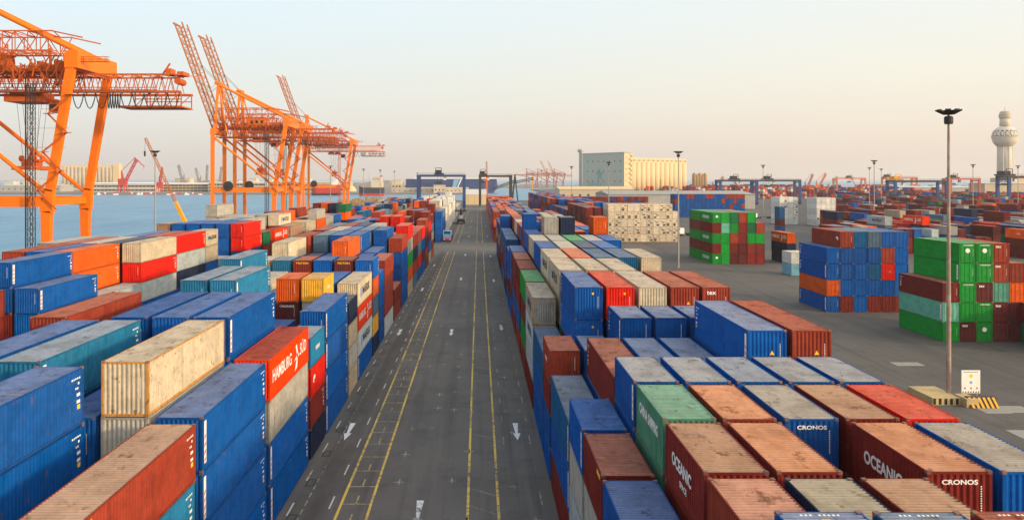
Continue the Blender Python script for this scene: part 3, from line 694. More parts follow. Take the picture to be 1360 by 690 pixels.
ORD = ['first','second','third','fourth','fifth','sixth','seventh','eighth','ninth','tenth','eleventh','twelfth','thirteenth','fourteenth','fifteenth','sixteenth','seventeenth','eighteenth','nineteenth','twentieth']
def bays(block):
    return sorted(set(round(s['z'], 1) for s in STK if s['block'] == block))
BAYS = {b: bays(b) for b in set(s['block'] for s in STK)}
PLACE = {'R': ('row', 'right of the road'), 'L': ('row', 'left of the road'), 'Q': ('row', 'of the quayside block'), 'S': ('row', 'of the block behind the reefers'),
         'Y': ('row', 'of the far yard'), 'A': ('column', 'of the green and maroon stack'), 'B': ('column', 'of the blue stack'), 'C': ('column', 'of the green stack'),
         'D': ('column', 'of the low stack'), 'G': ('column', 'by the blue stack'), 'W': ('column', 'of the cream reefer wall'), 'V': ('column', 'of the white reefers'), 'E': ('column', 'of the distant blue wall'), 'Z': ('row', 'of the harbour side yard')}
GROUP = {'R': 'containers stacked right of the road', 'L': 'containers stacked left of the road', 'Q': 'containers stacked in the quayside block', 'W': 'cream reefer containers in a wall',
         'V': 'white reefer containers', 'A': 'containers of the green and maroon stack', 'B': 'containers of the blue stack', 'C': 'containers of the green stack'}
used = set()
def label_for(c):
    s = c['s']; b = s['block']; kind, place = PLACE[b]; size = 'long' if s['L'] == 40 else 'short'
    noun = 'reefer' if 'reefer' in c['mark'] else 'container'
    col = PAL[c['c']][1]
    up = c['n']-1-c['t']; tier = 'topmost' if up == 0 else ('bottom tier' if c['t'] == 0 else ORD[up]+' from top')
    row = s['row']
    if isinstance(row, tuple): row = (row[0]*6+row[1])
    if b == 'Y':
        bi = [r for r in sorted(set((s2['row'], s2['z']) for s2 in STK if s2['block'] == 'Y'))].index((s['row'], s['z']))
        rz = sorted(set(s2['z'] for s2 in STK if s2['block'] == 'Y'))
        same = sorted((s2['x'], id(s2)) for s2 in STK if s2['block'] == 'Y' and s2['z'] == s['z'])
        pos = [q[1] for q in same].index(id(s))
        return f"{size} {col} {noun}, {tier}, {ORD[min(pos,19)]} stack along line {rz.index(s['z'])+1} {place}"
    bay = ''
    if len(BAYS[b]) > 1: bay = f", {ORD[min(BAYS[b].index(round(s['z'],1)),19)]} bay"
    m_ = c['mark']
    if up == 0 and c['t'] > 0:
        if 'rust' in m_: noun += ' with rusty edges'
        elif any(w_ in m_.split() for w_ in ('OCEANIC','OCEANIC2','CHINA','MAERSK','HS','HSw','CRONOS','tex','EVG','evg','label')): noun += (' with yellow lettering' if m_ == 'label' else ' with black lettering' if 'MAERSK' in m_ else ' with white lettering')
    return f"{size} {col} {noun}, {tier}, {ORD[min(row,19)]} {kind} {place}{bay}"

def quadbox(mb, side, y0, y1, z0, z1, off=.004, hy=None):
    # thin painted plate on a side: '+'/'-' the long sides, 'e' the end towards the camera
    if side == '+': x = HWD+off-.012; mb.quad((x,y0,z0),(x,y1,z0),(x,y1,z1),(x,y0,z1))
    elif side == '-': x = -HWD-off+.012; mb.quad((x,y1,z0),(x,y0,z0),(x,y0,z1),(x,y1,z1))
    else: y = -hy-off+.008; mb.quad((y0,y,z0),(y1,y,z0),(y1,y,z1),(y0,y,z1))
_mk = {}
def mark_mesh(kind, L_, H_, side):
    key = (kind, L_, H_, side)
    if key in _mk: return _mk[key]
    hy = LEN[L_]/2; out = []
    rr = random.Random(5)
    if kind == 'codes':
        mb = MB(); yb = hy-.35; sgn = -1
        for i in range(3):
            w_ = (.75, .5, .28)[(i*2) % 3]; zt = H_-.42-.24*i; y = yb-.1*i
            while y > yb-w_: mb_w = rr.uniform(.07, .15); quadbox(mb, side, y-mb_w, y, zt-.12+rr.uniform(0,.04), zt); y -= mb_w+.06
        for i in range(2): quadbox(mb, side, yb-.35, yb-.02, H_-1.35-.35*i, H_-1.20-.35*i)
        out.append(('code_lettering', mb, M['white']))
        mb = MB(); quadbox(mb, side, yb-.26, yb-.02, H_-1.62, H_-1.42) if False else quadbox(mb, side, yb-.30, yb-.02, H_-2.0, H_-1.78); out.append(('warning_sticker', mb, M['ywl']))
    if kind == 'stripe':
        mb = MB(); quadbox(mb, side, -hy+.28, -hy+.62, .38, H_-.30); out.append(('logo_panel', mb, M['white']))
        mb = MB()
        for i, zf in enumerate((.55, .95, 1.35, 1.75)):
            y0 = -hy+.34; x = (HWD+.006-.012)*(1 if side == '+' else -1)
            p = [(x,y0,zf-.13),(x,y0+.22,zf+.02),(x,y0+.22,zf+.14),(x,y0,zf+.02)]
            mb.poly(p if side == '+' else p[::-1])
        out.append(('logo_lettering', mb, M['redpaint']))
    if kind == 'small':
        mb = MB()
        for i in range(5): quadbox(mb, side, -.8+i*.34, -.58+i*.34, H_*.5-.15, H_*.5+.2)
        out.append(('lettering', mb, M['white']))
    if kind == 'logo':
        mb = MB(); quadbox(mb, side, -hy+.9, -hy+1.3, H_*.45, H_*.45+.5); quadbox(mb, side, -hy+1.1, -hy+1.7, H_*.45+.25, H_*.45+.6, .006); out.append(('logo', mb, M['white']))
    if kind == 'yellow':
        mb = MB(); quadbox(mb, side, -hy+.5, -hy+1.5, H_-.42, H_-.2); out.append(('sticker', mb, M['ywl']))
    if kind == 'stencil':
        mb = MB()
        for i in range(9):
            if i != 3: mb.box(-.6+i*.13, -.53+i*.13, hy-.30, hy-.22, H_-.026, H_-.020)
        out.append(('roof_stencil', mb, M['white']))
        mb = MB(); mb.poly([(-.12,hy-.75,H_-.018),(.12,hy-.75,H_-.018),(.12,hy-.55,H_-.018),(-.12,hy-.55,H_-.018)]); out.append(('roof_sticker', mb, M['ywl']))
    if kind == 'dot' or kind == 'tri':
        mb = MB(); y = -hy-.002
        if kind == 'dot': mb.lathe([(.10,0),(.10,.004)], 12); mb.v = [(a_+.35, y+.0-c_, b_+H_-.6) for a_, b_, c_ in mb.v]
        else: mb.poly([(.15,y,1.35),(.45,y,1.35),(.30,y,1.62)])
        out.append(('sticker', mb, M['ywl']))
    if kind == 'endcode':
        mb = MB()
        for i in range(12): mb.quad((.78,-hy-.001,1.0+i*.09),(.83,-hy-.001,1.0+i*.09),(.83,-hy-.001,1.05+i*.09),(.78,-hy-.001,1.05+i*.09))
        out.append(('code_lettering', mb, M['white']))
    res = []
    for nm, mb, mt in out:
        me = bpy.data.meshes.new(nm); me.from_pydata(mb.v, [], mb.f); me.update(); me.materials.append(mt); res.append((nm, me))
    _mk[key] = res; return res
_tx = {}
def text(parent, body, size, loc, side, mat, sx=1.0, shear=0, name='lettering', bold=.018):
    key = (body, size, mat.name, bold)
    me = _tx.get(key)
    if not me:
        cu = bpy.data.curves.new(name, 'FONT'); cu.body = body; cu.size = size; cu.align_x = 'CENTER'; cu.align_y = 'CENTER'; cu.shear = shear
        cu.offset = size*bold; cu.resolution_u = 3
        tmp = bpy.data.objects.new('tmp', cu); COL.objects.link(tmp); me = bpy.data.meshes.new_from_object(tmp.evaluated_get(bpy.context.evaluated_depsgraph_get())); bpy.data.objects.remove(tmp)
        me.materials.clear(); me.materials.append(mat); _tx[key] = me
    o = bpy.data.objects.new(name, me); COL.objects.link(o); o.parent = parent; o.location = loc
    o.rotation_euler = {'+': (math.pi/2, 0, math.pi/2), '-': (math.pi/2, 0, -math.pi/2), 'e': (math.pi/2, 0, 0)}[side]
    o.scale = (sx, 1, 1); return o
def jitter(c, rr):
    k = 1+rr.uniform(-.18, .18); f = rr.uniform(0, .035)
    return tuple(min(1, (x*k)*(1-f)+.25*f) for x in c)
def build_container(i):
    c = CT[i]; s = c['s']; rr = c['rr']; L_, H_ = s['L'], c['h']; hy = LEN[L_]/2
    loc = ((c['x0']+c['x1'])/2+rr.uniform(-.03,.03), (c['y0']+c['y1'])/2+rr.uniform(-.05,.05), c['z0'])
    col = jitter((0.66,0.55,0.39) if s['block'] == 'W' else PAL[c['c']][0], rr); rust = .15 if rr.random() < .6 else .6
    if c['c'] in 'kcq' : rust = .35
    if 'rust' in c['mark']: rust = .95
    lab = label_for(c)
    if len(lab.split()) > 16: lab = lab.replace(' with white lettering', '').replace(' with black lettering', '').replace(' with rusty edges', '')
    if lab in used: lab = lab + ' again'; print('dup label', lab)
    used.add(lab)
    grp = GROUP.get(s['block'], 'containers stacked across the yard')
    big = CNT[i] > 22 or 'reefer' in c['mark']
    rc = roof_col(c['c'], rr, s['block'], s['z'], s['row'])
    if not big:
        o = bpy.data.objects.new('shipping_container', whole_mesh(L_, H_)); COL.objects.link(o); o.location = loc; o.color = (*col, rust); tag(o, lab, 'container', grp); return
    o = empty('shipping_container', loc, lab, 'container', grp)
    ms = container_meshes(L_, H_); side = '+' if c['x1'] < 0 else '-'
    reefer = 'reefer' in c['mark']
    if reefer: vi = rr.randrange(3); parts = ['frame','wall+','wall-','reefer_panel'] + (['reefer_unit%d' % vi] if rr.random() < (.7 if s['block'] == 'W' else .35) else []) + ['reefer_grille%d' % vi,'door+','bars+','roof','floor']
    elif s['door'] : parts = ['frame','wall+','wall-','door-','bars-','end_wall+','roof','floor']
    else: parts = ['frame','wall+','wall-','end_wall','door+','bars+','roof','floor']
    dobj = None
    for p in parts:
        nm, me = ms[p]; q = bpy.data.objects.new(nm, me); COL.objects.link(q); q.parent = dobj if (p.startswith('bars') or p.startswith('reefer_unit') or p.startswith('reefer_grille')) and dobj else o
        if p.startswith('door') or p == 'reefer_panel': dobj = q
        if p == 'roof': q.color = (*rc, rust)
        elif p == 'frame': q.color = (*[x*.82 for x in col], min(1, rust+.3)) if rust < .9 else (.50,.24,.06,1.4)
        elif p == 'corner_castings': q.color = ((.16,.10,.07, .6) if rr.random() < .5 else (*[x*.6 for x in col], .6))
        elif p.startswith('bars'): q.color = (*[x*.7+.05 for x in col], rust)
        else: q.color = (*col, rust)
    mk = c['mark'].split()
    def addm(kind, sd=side):
        for nm, me in mark_mesh(kind, L_, H_, sd): q = bpy.data.objects.new(nm, me); COL.objects.link(q); q.parent = o
    for m_ in mk:
        if m_ in ('codes','stripe','small','logo','yellow','stencil','dot','tri'): addm(m_)
    if CNT[i] > 150 and not reefer: addm('endcode')
    if CNT[i] > 120 and not mk and not reefer and c['c'] in 'bBdtm' and s['block'] != 'R': addm('codes')
    xs = (HWD+.001) * (1 if side == '+' else -1)
    mkt = c['mark']
    if MK in mkt.split() or 'MAERSKs' in mkt:
        text(o, 'MAERSK', 1.35 if L_ == 40 else .9, (xs, (.8 if L_==40 else .3)*(1 if side=='+' else -1), H_*.5), side, M['black'], 1.25)
        mb = MB(); quadbox(mb, side, (-3.9 if side=='+' else 2.6), (-2.6 if side=='+' else 3.9), H_*.5-.6, H_*.5+.6) if L_ == 40 else quadbox(mb, side, -2.3, -1.6, H_*.5-.35, H_*.5+.35)
        mb.build('logo_square', M['ltblue'], o)
    if 'HS' in mkt.split() or 'HSw' in mkt.split():
        text(o, 'HAMBURG', 1.25, (xs, -2.6*(1 if side == '+' else -1), H_*.52), side, M['white'], .95)
        text(o, 'S\u00dcD', 1.25, (xs, 4.1*(1 if side == '+' else -1), H_*.55), side, M['white'], .95)
        mb = MB(); sg = 1 if side == '+' else -1; x = xs
        for pts in (((1.0,1.1),(2.1,1.55),(3.0,1.3),(2.0,1.2)), ((1.5,2.2),(1.9,2.3),(2.4,1.4),(2.0,1.2)), ((1.9,1.35),(2.2,1.35),(2.0,.5),(1.2,.3))):
            p = [(x, sg*y_, z_) for y_, z_ in pts]; mb.poly(p)
        mb.build('emblem', M['white'], o)
    if 'OCEANIC' in mkt:
        text(o, 'OCEANIC', .74, (xs, .3, H_*.56), side, M['white'], .95, bold=.035)
        if mkt == 'OCEANIC': text(o, 'SPACE', .36, (xs, 0, H_*.30), side, M['white'], 1.1, bold=.03)
        if mkt == 'OCEANIC2': text(o, 'CRONOS', .25, (.0, -hy-.004, H_-.42), 'e', M['white'], 1.3, bold=.03)
    if mkt == 'CHINA':
        text(o, 'CHINA', .72, (xs, 1.3, H_*.62), side, M['white'], .85, bold=.04); text(o, 'SHIPPING', .72, (xs, -.9, H_*.62-.02), side, M['white'], .70, bold=.04)
    if mkt == 'CRONOS': text(o, 'CRONOS', .25, (.0, -hy-.004, H_-.42), 'e', M['white'], 1.3, bold=.03)
    if mkt == 'tex': text(o, 'tex', .55, (-.45, -hy-(.03 if s['door'] else .004), H_-.5), 'e', M['white'], 1.1)
    if mkt == 'sonde': text(o, 'CRONOS', .32, (0, -hy-.004, H_-.45), 'e', M['white'], 1.2)
    if mkt == 'label': text(o, 'TRITON', .36, (0, -hy-.004, H_-.42), 'e', M['ywl'], 1.3)
    if 'EVG' in mkt: text(o, 'EVERGREEN', 1.2, (xs, .5, H_*.5), side, M['white'], 1.0)
    if 'evg' in mkt.split(): text(o, 'EVERGREEN', .24, (.1, -hy-.03, H_-.32), 'e', M['white'], 1.15)
    if 'sym' in mkt.split():
        mb = MB(); mb.lathe([(.34,0),(.34,.006)], 16); mb.v = [(a_, -hy-.025-c_, b_+H_*.62) for a_, b_, c_ in mb.v]; mb.build('round_emblem', M['white'], o)
for i in range(len(CT)):
    if i in TOP: build_container(i)
s_b = ''
# everything smaller or hidden: one mass
mv = []; mf = []; mc = []
for i, c in enumerate(CT):
    if i in TOP: continue
    col = jitter(PAL[c['c']][0], c['rr']); rc = roof_col(c['c'], c['rr'])
    x0, x1, y0, y1, z0, z1 = c['x0']+.02, c['x1']-.02, c['y0']+.03, c['y1']-.03, c['z0']+.01, c['z1']-.01; b = len(mv)
    if s_b != 'x': jx, jy = c['rr'].uniform(-.03,.03), c['rr'].uniform(-.06,.06); x0 += jx; x1 += jx; y0 += jy; y1 += jy
    mv += [(x0,y0,z0),(x1,y0,z0),(x1,y1,z0),(x0,y1,z0),(x0,y0,z1),(x1,y0,z1),(x1,y1,z1),(x0,y1,z1)]
    mf += [tuple(b+j for j in q) for q in ((0,3,2,1),(4,5,6,7),(2,3,7,6))]
    mc += [col, rc, col]
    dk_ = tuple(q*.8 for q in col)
    if CNT[i] == 0:
        mf += [tuple(b+j for j in q) for q in ((0,1,5,4),(1,2,6,5),(3,0,4,7))]; mc += [col]*3; continue
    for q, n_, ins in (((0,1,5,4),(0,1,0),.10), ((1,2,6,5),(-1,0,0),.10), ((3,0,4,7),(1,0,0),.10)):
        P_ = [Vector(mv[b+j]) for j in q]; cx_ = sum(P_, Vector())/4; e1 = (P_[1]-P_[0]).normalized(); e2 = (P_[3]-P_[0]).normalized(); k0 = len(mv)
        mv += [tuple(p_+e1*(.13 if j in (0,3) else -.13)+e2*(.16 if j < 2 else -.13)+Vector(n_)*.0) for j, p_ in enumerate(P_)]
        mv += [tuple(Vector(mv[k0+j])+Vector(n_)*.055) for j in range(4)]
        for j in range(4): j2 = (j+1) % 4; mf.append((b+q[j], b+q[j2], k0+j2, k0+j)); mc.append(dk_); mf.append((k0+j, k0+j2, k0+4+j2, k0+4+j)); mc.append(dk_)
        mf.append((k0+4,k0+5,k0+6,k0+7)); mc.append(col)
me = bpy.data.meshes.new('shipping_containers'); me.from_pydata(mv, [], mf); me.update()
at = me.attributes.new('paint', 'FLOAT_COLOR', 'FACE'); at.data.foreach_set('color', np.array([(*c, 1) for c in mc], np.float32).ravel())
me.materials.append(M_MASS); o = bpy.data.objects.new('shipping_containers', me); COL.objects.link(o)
tag(o, 'many small far off and hidden containers of all colours', 'containers', kind='stuff')
#PART2
# ------------------------------------------------------------------ ship-to-shore cranes
def sts(loc, label, mo, mc, detail=True, boom_up=True, group='ship to shore cranes along the quay'):
    t = empty('quay_crane', loc, label, 'crane', group); W_, B_ = 30.0, 18.0
    for sy in (0, B_):
        MB().bar((-W_,sy,1.6),(-W_,sy,46.5),1.6,1.5).build('leg', mo, t)
        lg = MB(); lg.bar((0,sy,1.6),(0,sy,16.5),1.5,1.5,2.2,1.5); lg.bar((0,sy,16.3),(.9,sy,21.5),2.9,1.5,1.7,1.5); lg.bar((.8,sy,21.2),(6.0,sy,52.0),1.7,1.5,1.9,1.5); lg.build('leg', mo, t)
        MB().bar((-W_+.9,sy,18.6),(-.9,sy,18.6),1.6,2.2).build('portal_beam', mo, t)
        MB().tube((-W_+.5,sy,44.5),(-.2,sy,20.8),.52,n=8).build('brace', mo, t)
        MB().tube((-29.6,B_/2-2.2+(4.4 if sy else 0),71.0),(6.2,B_/2-4+(8 if sy else 0),53.4),.55,n=8).build('backstay', mo, t)
        mm = MB(); mm.bar((-W_+.3,2.5 if sy == 0 else B_-2.5,47),(-29.6,B_/2-2.0+(4 if sy else 0),71.5),1.1); mm.bar((-W_+6,2.5 if sy == 0 else B_-2.5,47),(-29.2,B_/2-2.0+(4 if sy else 0),70.5),.6)
        mm.build('apex_leg', mo, t)
    m = MB()
    for z_ in (52,57,62,67): 
        f = (z_-47)/24; y0 = 2.5+(B_/2-2.0-2.5)*f; m.bar((-W_,y0,z_),(-W_,B_-y0,z_),.5)
    m.box(-31.2,-28.4,B_/2-3,B_/2+3,71.2,72.2); m.bar((-31,B_/2-2,73),(-31,B_/2+2,73),.4).build('apex_platform', mo, t)
    for x_ in (-W_, 0):
        s_ = MB().box(x_-.8,x_+.8,-3,B_+3,1.5,3.2); s_.build('sill_beam', mo, t)
        s_ = MB().box(x_-.7,x_+.7,.85,B_-.85,17.8,19.5); s_.build('tie_beam', mo, t)
        for y_ in (-1.5, B_+1.5):
            b_ = MB(); b_.box(x_-.6,x_+.6,y_-2.6,y_+2.6,.7,1.5)
            for k in range(4): b_.tube((x_-.5,y_-2+k*1.33,.45),(x_+.5,y_-2+k*1.33,.45),.45,n=10)
            b_.build('bogie', M['dark'], t)
    MB().box(4.5,7.6,-.9,B_+.9,49.6,53.6).build('landside_cross_girder', mo, t)
    MB().box(-W_-1.1,-W_+1.3,-.6,B_+.6,45.8,48.6).build('waterside_cross_girder', mo, t)
    g_ = MB()
    for y_ in (5.5, 12.5):
        for x0, x1, z_, w_ in ((-31,29,44.7,.5),(-31,26,48.9,.38)): g_.bar((x0,y_,z_),(x1,y_,z_),w_)
        for i in range(26):
            xa = -30+i*2.2; g_.bar((xa,y_,44.7),(xa+1.1,y_,48.9),.15); g_.bar((xa+1.1,y_,48.9),(xa+2.2,y_,44.7),.15)
    for x_ in range(-28, 29, 5): g_.bar((x_,5.5,49),(x_,12.5,49),.3); g_.bar((x_,5.5,49),(x_+5,12.5,49),.18)
    for y_ in (4.7, 13.3): g_.bar((-31,y_,44.7),(29,y_,44.7),.45,.5)
    g_.build('girder', mo if not detail else M['orangered'] if mc is None else mc, t)
    c2 = mc or M['orangered']
    # end platform and its drums
    p = MB()
    for y_ in (5.6, 12.4):
        p.bar((14,y_,41.3),(29,y_,41.3),.32); p.bar((18,y_,43.0),(29,y_,43.0),.22)
        for x_ in (18,21.6,25.3,29): p.bar((x_,y_,41.3),(x_,y_,44.7),.22)
        for x_ in (18,25.3): p.bar((x_,y_,41.3),(x_+3.6,y_,44.7),.16)
    for x_ in (14,18,21.6,25.3,29): p.bar((x_,5.6,41.3),(x_,12.4,41.3),.22)
    p.box(14,29.4,5.4,12.6,41.0,41.12); p.build('rear_platform', c2, t)
    p = MB(); p.box(24.5,25.8,7.5,10.5,49.1,50.6); p.tube((27.5,7,47.5),(27.5,11,47.5),.8); p.bar((23,9,49),(25,9,52),.35); p.box(27.4,29,7,11,48.9,49.8); p.build('rope_drum', c2, t)
    near_one = loc[1] < 200; hx = -24 if near_one else -15; h_ = MB(); h_.box(hx,hx+9,5.2,12.8,50.4,54.0); h_.box(hx-.3,hx+9.3,5,13,54.0,54.3); mh = h_.build('machinery_house', M['orangered'] if near_one else mo, t)
    q = MB()
    for x_ in (hx+2,hx+4.5,hx+7): q.box(x_,x_+1.2,5.12,5.19,51.6,52.9)
    q.build('louvre', M['dark'], mh)
    # walkways with rails
    rl = MB()
    for (x0,x1,y_,z_) in ((-31,5,3.4,49.4),(-31,5,14.6,49.4),(-31,4,2.0,46.2),(-31,2,1.0,52.6),(-20,24,3.6,44.4),(6,14,1,51.2)):
        rl.box(x0,x1,y_-.45,y_+.45,z_,z_+.12)
        for h2 in (.6,1.15): rl.bar((x0,y_-.45,z_+h2),(x1,y_-.45,z_+h2),.09); rl.bar((x0,y_+.45,z_+h2),(x1,y_+.45,z_+h2),.09)
        x_ = x0
        while x_ <= x1: rl.bar((x_,y_-.45,z_),(x_,y_-.45,z_+1.15),.09); rl.bar((x_,y_+.45,z_),(x_,y_+.45,z_+1.15),.09); x_ += 1.8
    rr = random.Random(3)
    for i in range(150 if near_one else 60):      # hangers, hoist frames and cable trays round the machinery
        x_ = rr.uniform(-30, 3.5); y_ = rr.choice((1.5,2.8,6,12,15)); z_ = rr.uniform(47,54)
        rl.bar((x_,y_,z_-rr.uniform(.5,3)),(x_+rr.uniform(-3,3),y_+rr.uniform(-.5,.5),z_+rr.uniform(.5,3)),.22)
    rl.lattice((-31,9,56.8),(-1,9,56.8),9,4.6,10,.28,.18); rl.bar((-1,4.5,59),(6,4.5,57.5),.3); rl.bar((-1,13.5,59),(6,13.5,57.5),.3)
    for x_ in (-28,-22,-17,-2): rl.bar((x_,5,49),(x_,5,55),.3); rl.bar((x_,13,49),(x_,13,55),.3)
    rl.build('walkway', c2, t)
    tr = MB()
    for i in range(22):
        x_ = -29+i*1.5; tr.box(x_,x_+rr.uniform(.5,1.6),rr.uniform(3.5,7),rr.uniform(9,13.5),49.3,49.8+rr.uniform(.4,2.6))
    tr.build('winch_gear', c2, t)
    # trolley, cab, ropes, spreader
    tx = -8.5
    tr = MB(); tr.box(tx-4.5,tx+4.5,5,13,42.4,43.6); tr.box(tx-3.8,tx-1,6,12,43.6,44.8); tr.box(tx+1,tx+3.8,6,12,43.6,44.8)
    for h2 in (.6,1.2): tr.bar((tx-4.5,5,43.6+h2),(tx+4.5,5,43.6+h2),.1)
    trl = tr.build('trolley', c2, t)
    MB().box(tx+5,tx+8,7.2,10.4,40.0,42.8).build('operator_cab', c2, trl)
    MB().box(tx+5.3,tx+7.7,7.1,7.19,40.4,41.9).build('cab_window', M['glass'], trl)
    r_ = MB()
    for dx in (-3,-1,1,3):
        for dy in (-1.2,1.2): r_.bar((tx+dx,9+dy,42.4),(tx+dx*.5,9+dy,29),.06)
    r_.build('hoist_rope', M['dark'], trl)
    sp = MB(); sp.box(tx-1.2,tx+1.2,6.5,11.5,27.0,28.6); sp.box(tx-1.1,tx-.6,2.9,15.1,26.2,26.9) ; sp.box(tx+.6,tx+1.1,2.9,15.1,26.2,26.9); sp.box(tx-1.3,tx+1.3,2.7,3.2,26.1,27.0); sp.box(tx-1.3,tx+1.3,14.8,15.3,26.1,27.0); sp.bar((tx,9,28.4),(tx,9,31.2),1.8,1.8,.4,.4)
    for dy in (7.2,10.8):
        for dx in (-1.5,1.5): sp.tube((tx+dx-.3,dy,28.9),(tx+dx+.3,dy,28.9),.75)
    sp.box(tx-2.0,tx+2.0,8.4,9.6,28.2,28.7)
    sp.build('spreader', c2, t)
    # stair tower beside the landside leg
    st = MB(); st.lattice((-2.9,-1.2,2),(-2.9,-1.2,46),1.2,1.2,38,.11,.07,up=(0,1,0)); st.bar((-4.0,-1.6,2),(-4.0,-1.6,47),.22); 
    st.build('stair_tower', M['dark'] if detail else c2, t)
    st = MB()
    for i in range(6):
        z0_ = 17+i*4.4; a0 = 1.2+(z0_-17)*.14; st.bar((a0-3.4 if i%2 else a0+1.6,-1.2,z0_),(a0+2.1 if i%2 else a0-2.8,-1.2,z0_+4.4),.24,.36); st.box(a0-3.6 if i%2==0 else a0+.6,a0-1.4 if i%2==0 else a0+3.2,-1.9,-.9,z0_+4.3,z0_+4.45)
        st.bar((a0-4,-1.8,z0_+5.4),(a0+3,-1.8,z0_+5.4),.08)
    st.build('zigzag_stair', c2, t)
    rd = MB(); rd.tube((-22,-1.6,20.6),(-22,-.9,20.6),2.4,n=20); rd.tube((-22,-2.2,20.6),(-22,-.86,20.6),.5,n=10); rd.build('cable_reel', M['dark'], t)
    fs = MB(); x_ = 1.0
    while x_ < 27:
        w_ = 2.8 if not (12 < x_ < 15) else .6; n_ = 6; pts = [(x_+w_*k/n_, 4.0, 44.2-3.6*(1-(2*k/n_-1)**2)) for k in range(n_+1)]
        for a0, b0 in zip(pts, pts[1:]): fs.bar(a0, b0, .17)
        x_ += w_
    fs.build('festoon_cable', M['black'], t)
    if boom_up:
        bm = MB(); p0 = Vector((-31.5,9,48)); p1 = Vector((-50.5,9,100.5)); d = (p1-p0).normalized()
        bm.lattice(p0, p1, 7.0, 3.6, 22, .5, .2, up=(0,1,0)) if False else None
        nrm = Vector((d.z,0,-d.x))
        for y_ in (5.5,12.5):
            for o_ in (0, 3.6): bm.bar(p0+Vector((0,y_-9,0))+nrm*o_, p1+Vector((0,y_-9,0))+nrm*o_, .6)
            for i in range(22):
                a0 = p0+(p1-p0)*(i/22)+Vector((0,y_-9,0)); a1 = p0+(p1-p0)*((i+1)/22)+Vector((0,y_-9,0))
                bm.bar(a0, a0+nrm*3.6, .2); bm.bar(a0+nrm*(3.6 if i%2 else 0), a1+nrm*(0 if i%2 else 3.6), .2)
        for i in range(23):
            a0 = p0+(p1-p0)*(i/22); bm.bar(a0+Vector((0,-3.5,0)), a0+Vector((0,3.5,0)), .22)
            if i < 22: a1 = p0+(p1-p0)*((i+1)/22); bm.bar(a0+Vector((0,-3.5 if i%2 else 3.5,0)), a1+Vector((0,3.5 if i%2 else -3.5,0)), .18)
        bm.bar(p1+Vector((-.5,-4,.5)), p1+Vector((-.5,4,.5)), .8); bm.bar(p1, p1+Vector((-2.2,0,1.2)), .6)
        bm.build('boom', M['yellowsteel'] if 'yellowsteel' in M else mo, t)
        fs = MB(); mid = p0+(p1-p0)*.62+nrm*3.6
        for y_ in (-2,2): fs.bar((-29.6,9+y_,71.5), mid+Vector((0,y_*1.5,0)), .22); fs.bar((-29.6,9+y_,72), p0+(p1-p0)*.35+nrm*3.6+Vector((0,y_*1.5,0)), .18)
        fs.build('forestay', M['steel'], t)
    else:
        bm = MB()
        for y_ in (5.5,12.5): bm.lattice((-90,y_,46.8),(-31,y_,46.8),1.3,3.6,22,.42,.22)
        bm.build('boom', mo, t)
        fs = MB()
        for y_ in (-2,2): fs.bar((-29.6,9+y_,71.5),(-62,9+y_,48.8),.35); fs.bar((-29.6,9+y_,71.5),(-86,9+y_,48.8),.35)
        fs.build('forestay', M['steel'], t)
    return t
M['yellowsteel'] = simple('weathered_orange_boom_paint', (0.42,0.135,0.03), .55, var=.45, scale=.5, dirt=(.16,.05,.02))
M['shoreline'] = simple('cream_far_wall', (0.55,0.47,0.36), .8, var=.3, scale=.05)
M['orange2'] = simple('sunfaded_orange_paint', (0.74,0.185,0.010), .5, var=.3, scale=.4, dirt=(.36,.10,.03))
sts((-100,183,0), 'huge orange quay crane nearest the viewer at left edge, its boom out of frame', M['orange'], None)
sts((-100,386,0), 'orange quay crane with raised lattice boom, nearer of the overlapping pair', M['orange2'], None)
sts((-100,421,0), 'orange quay crane with raised lattice boom, just behind the nearer of the pair', M['orange2'], M['pink'])
sts((-100,586,0), 'smaller looking orange quay crane farthest along the quay, boom raised', M['orange2'], M['pink'], detail=False)

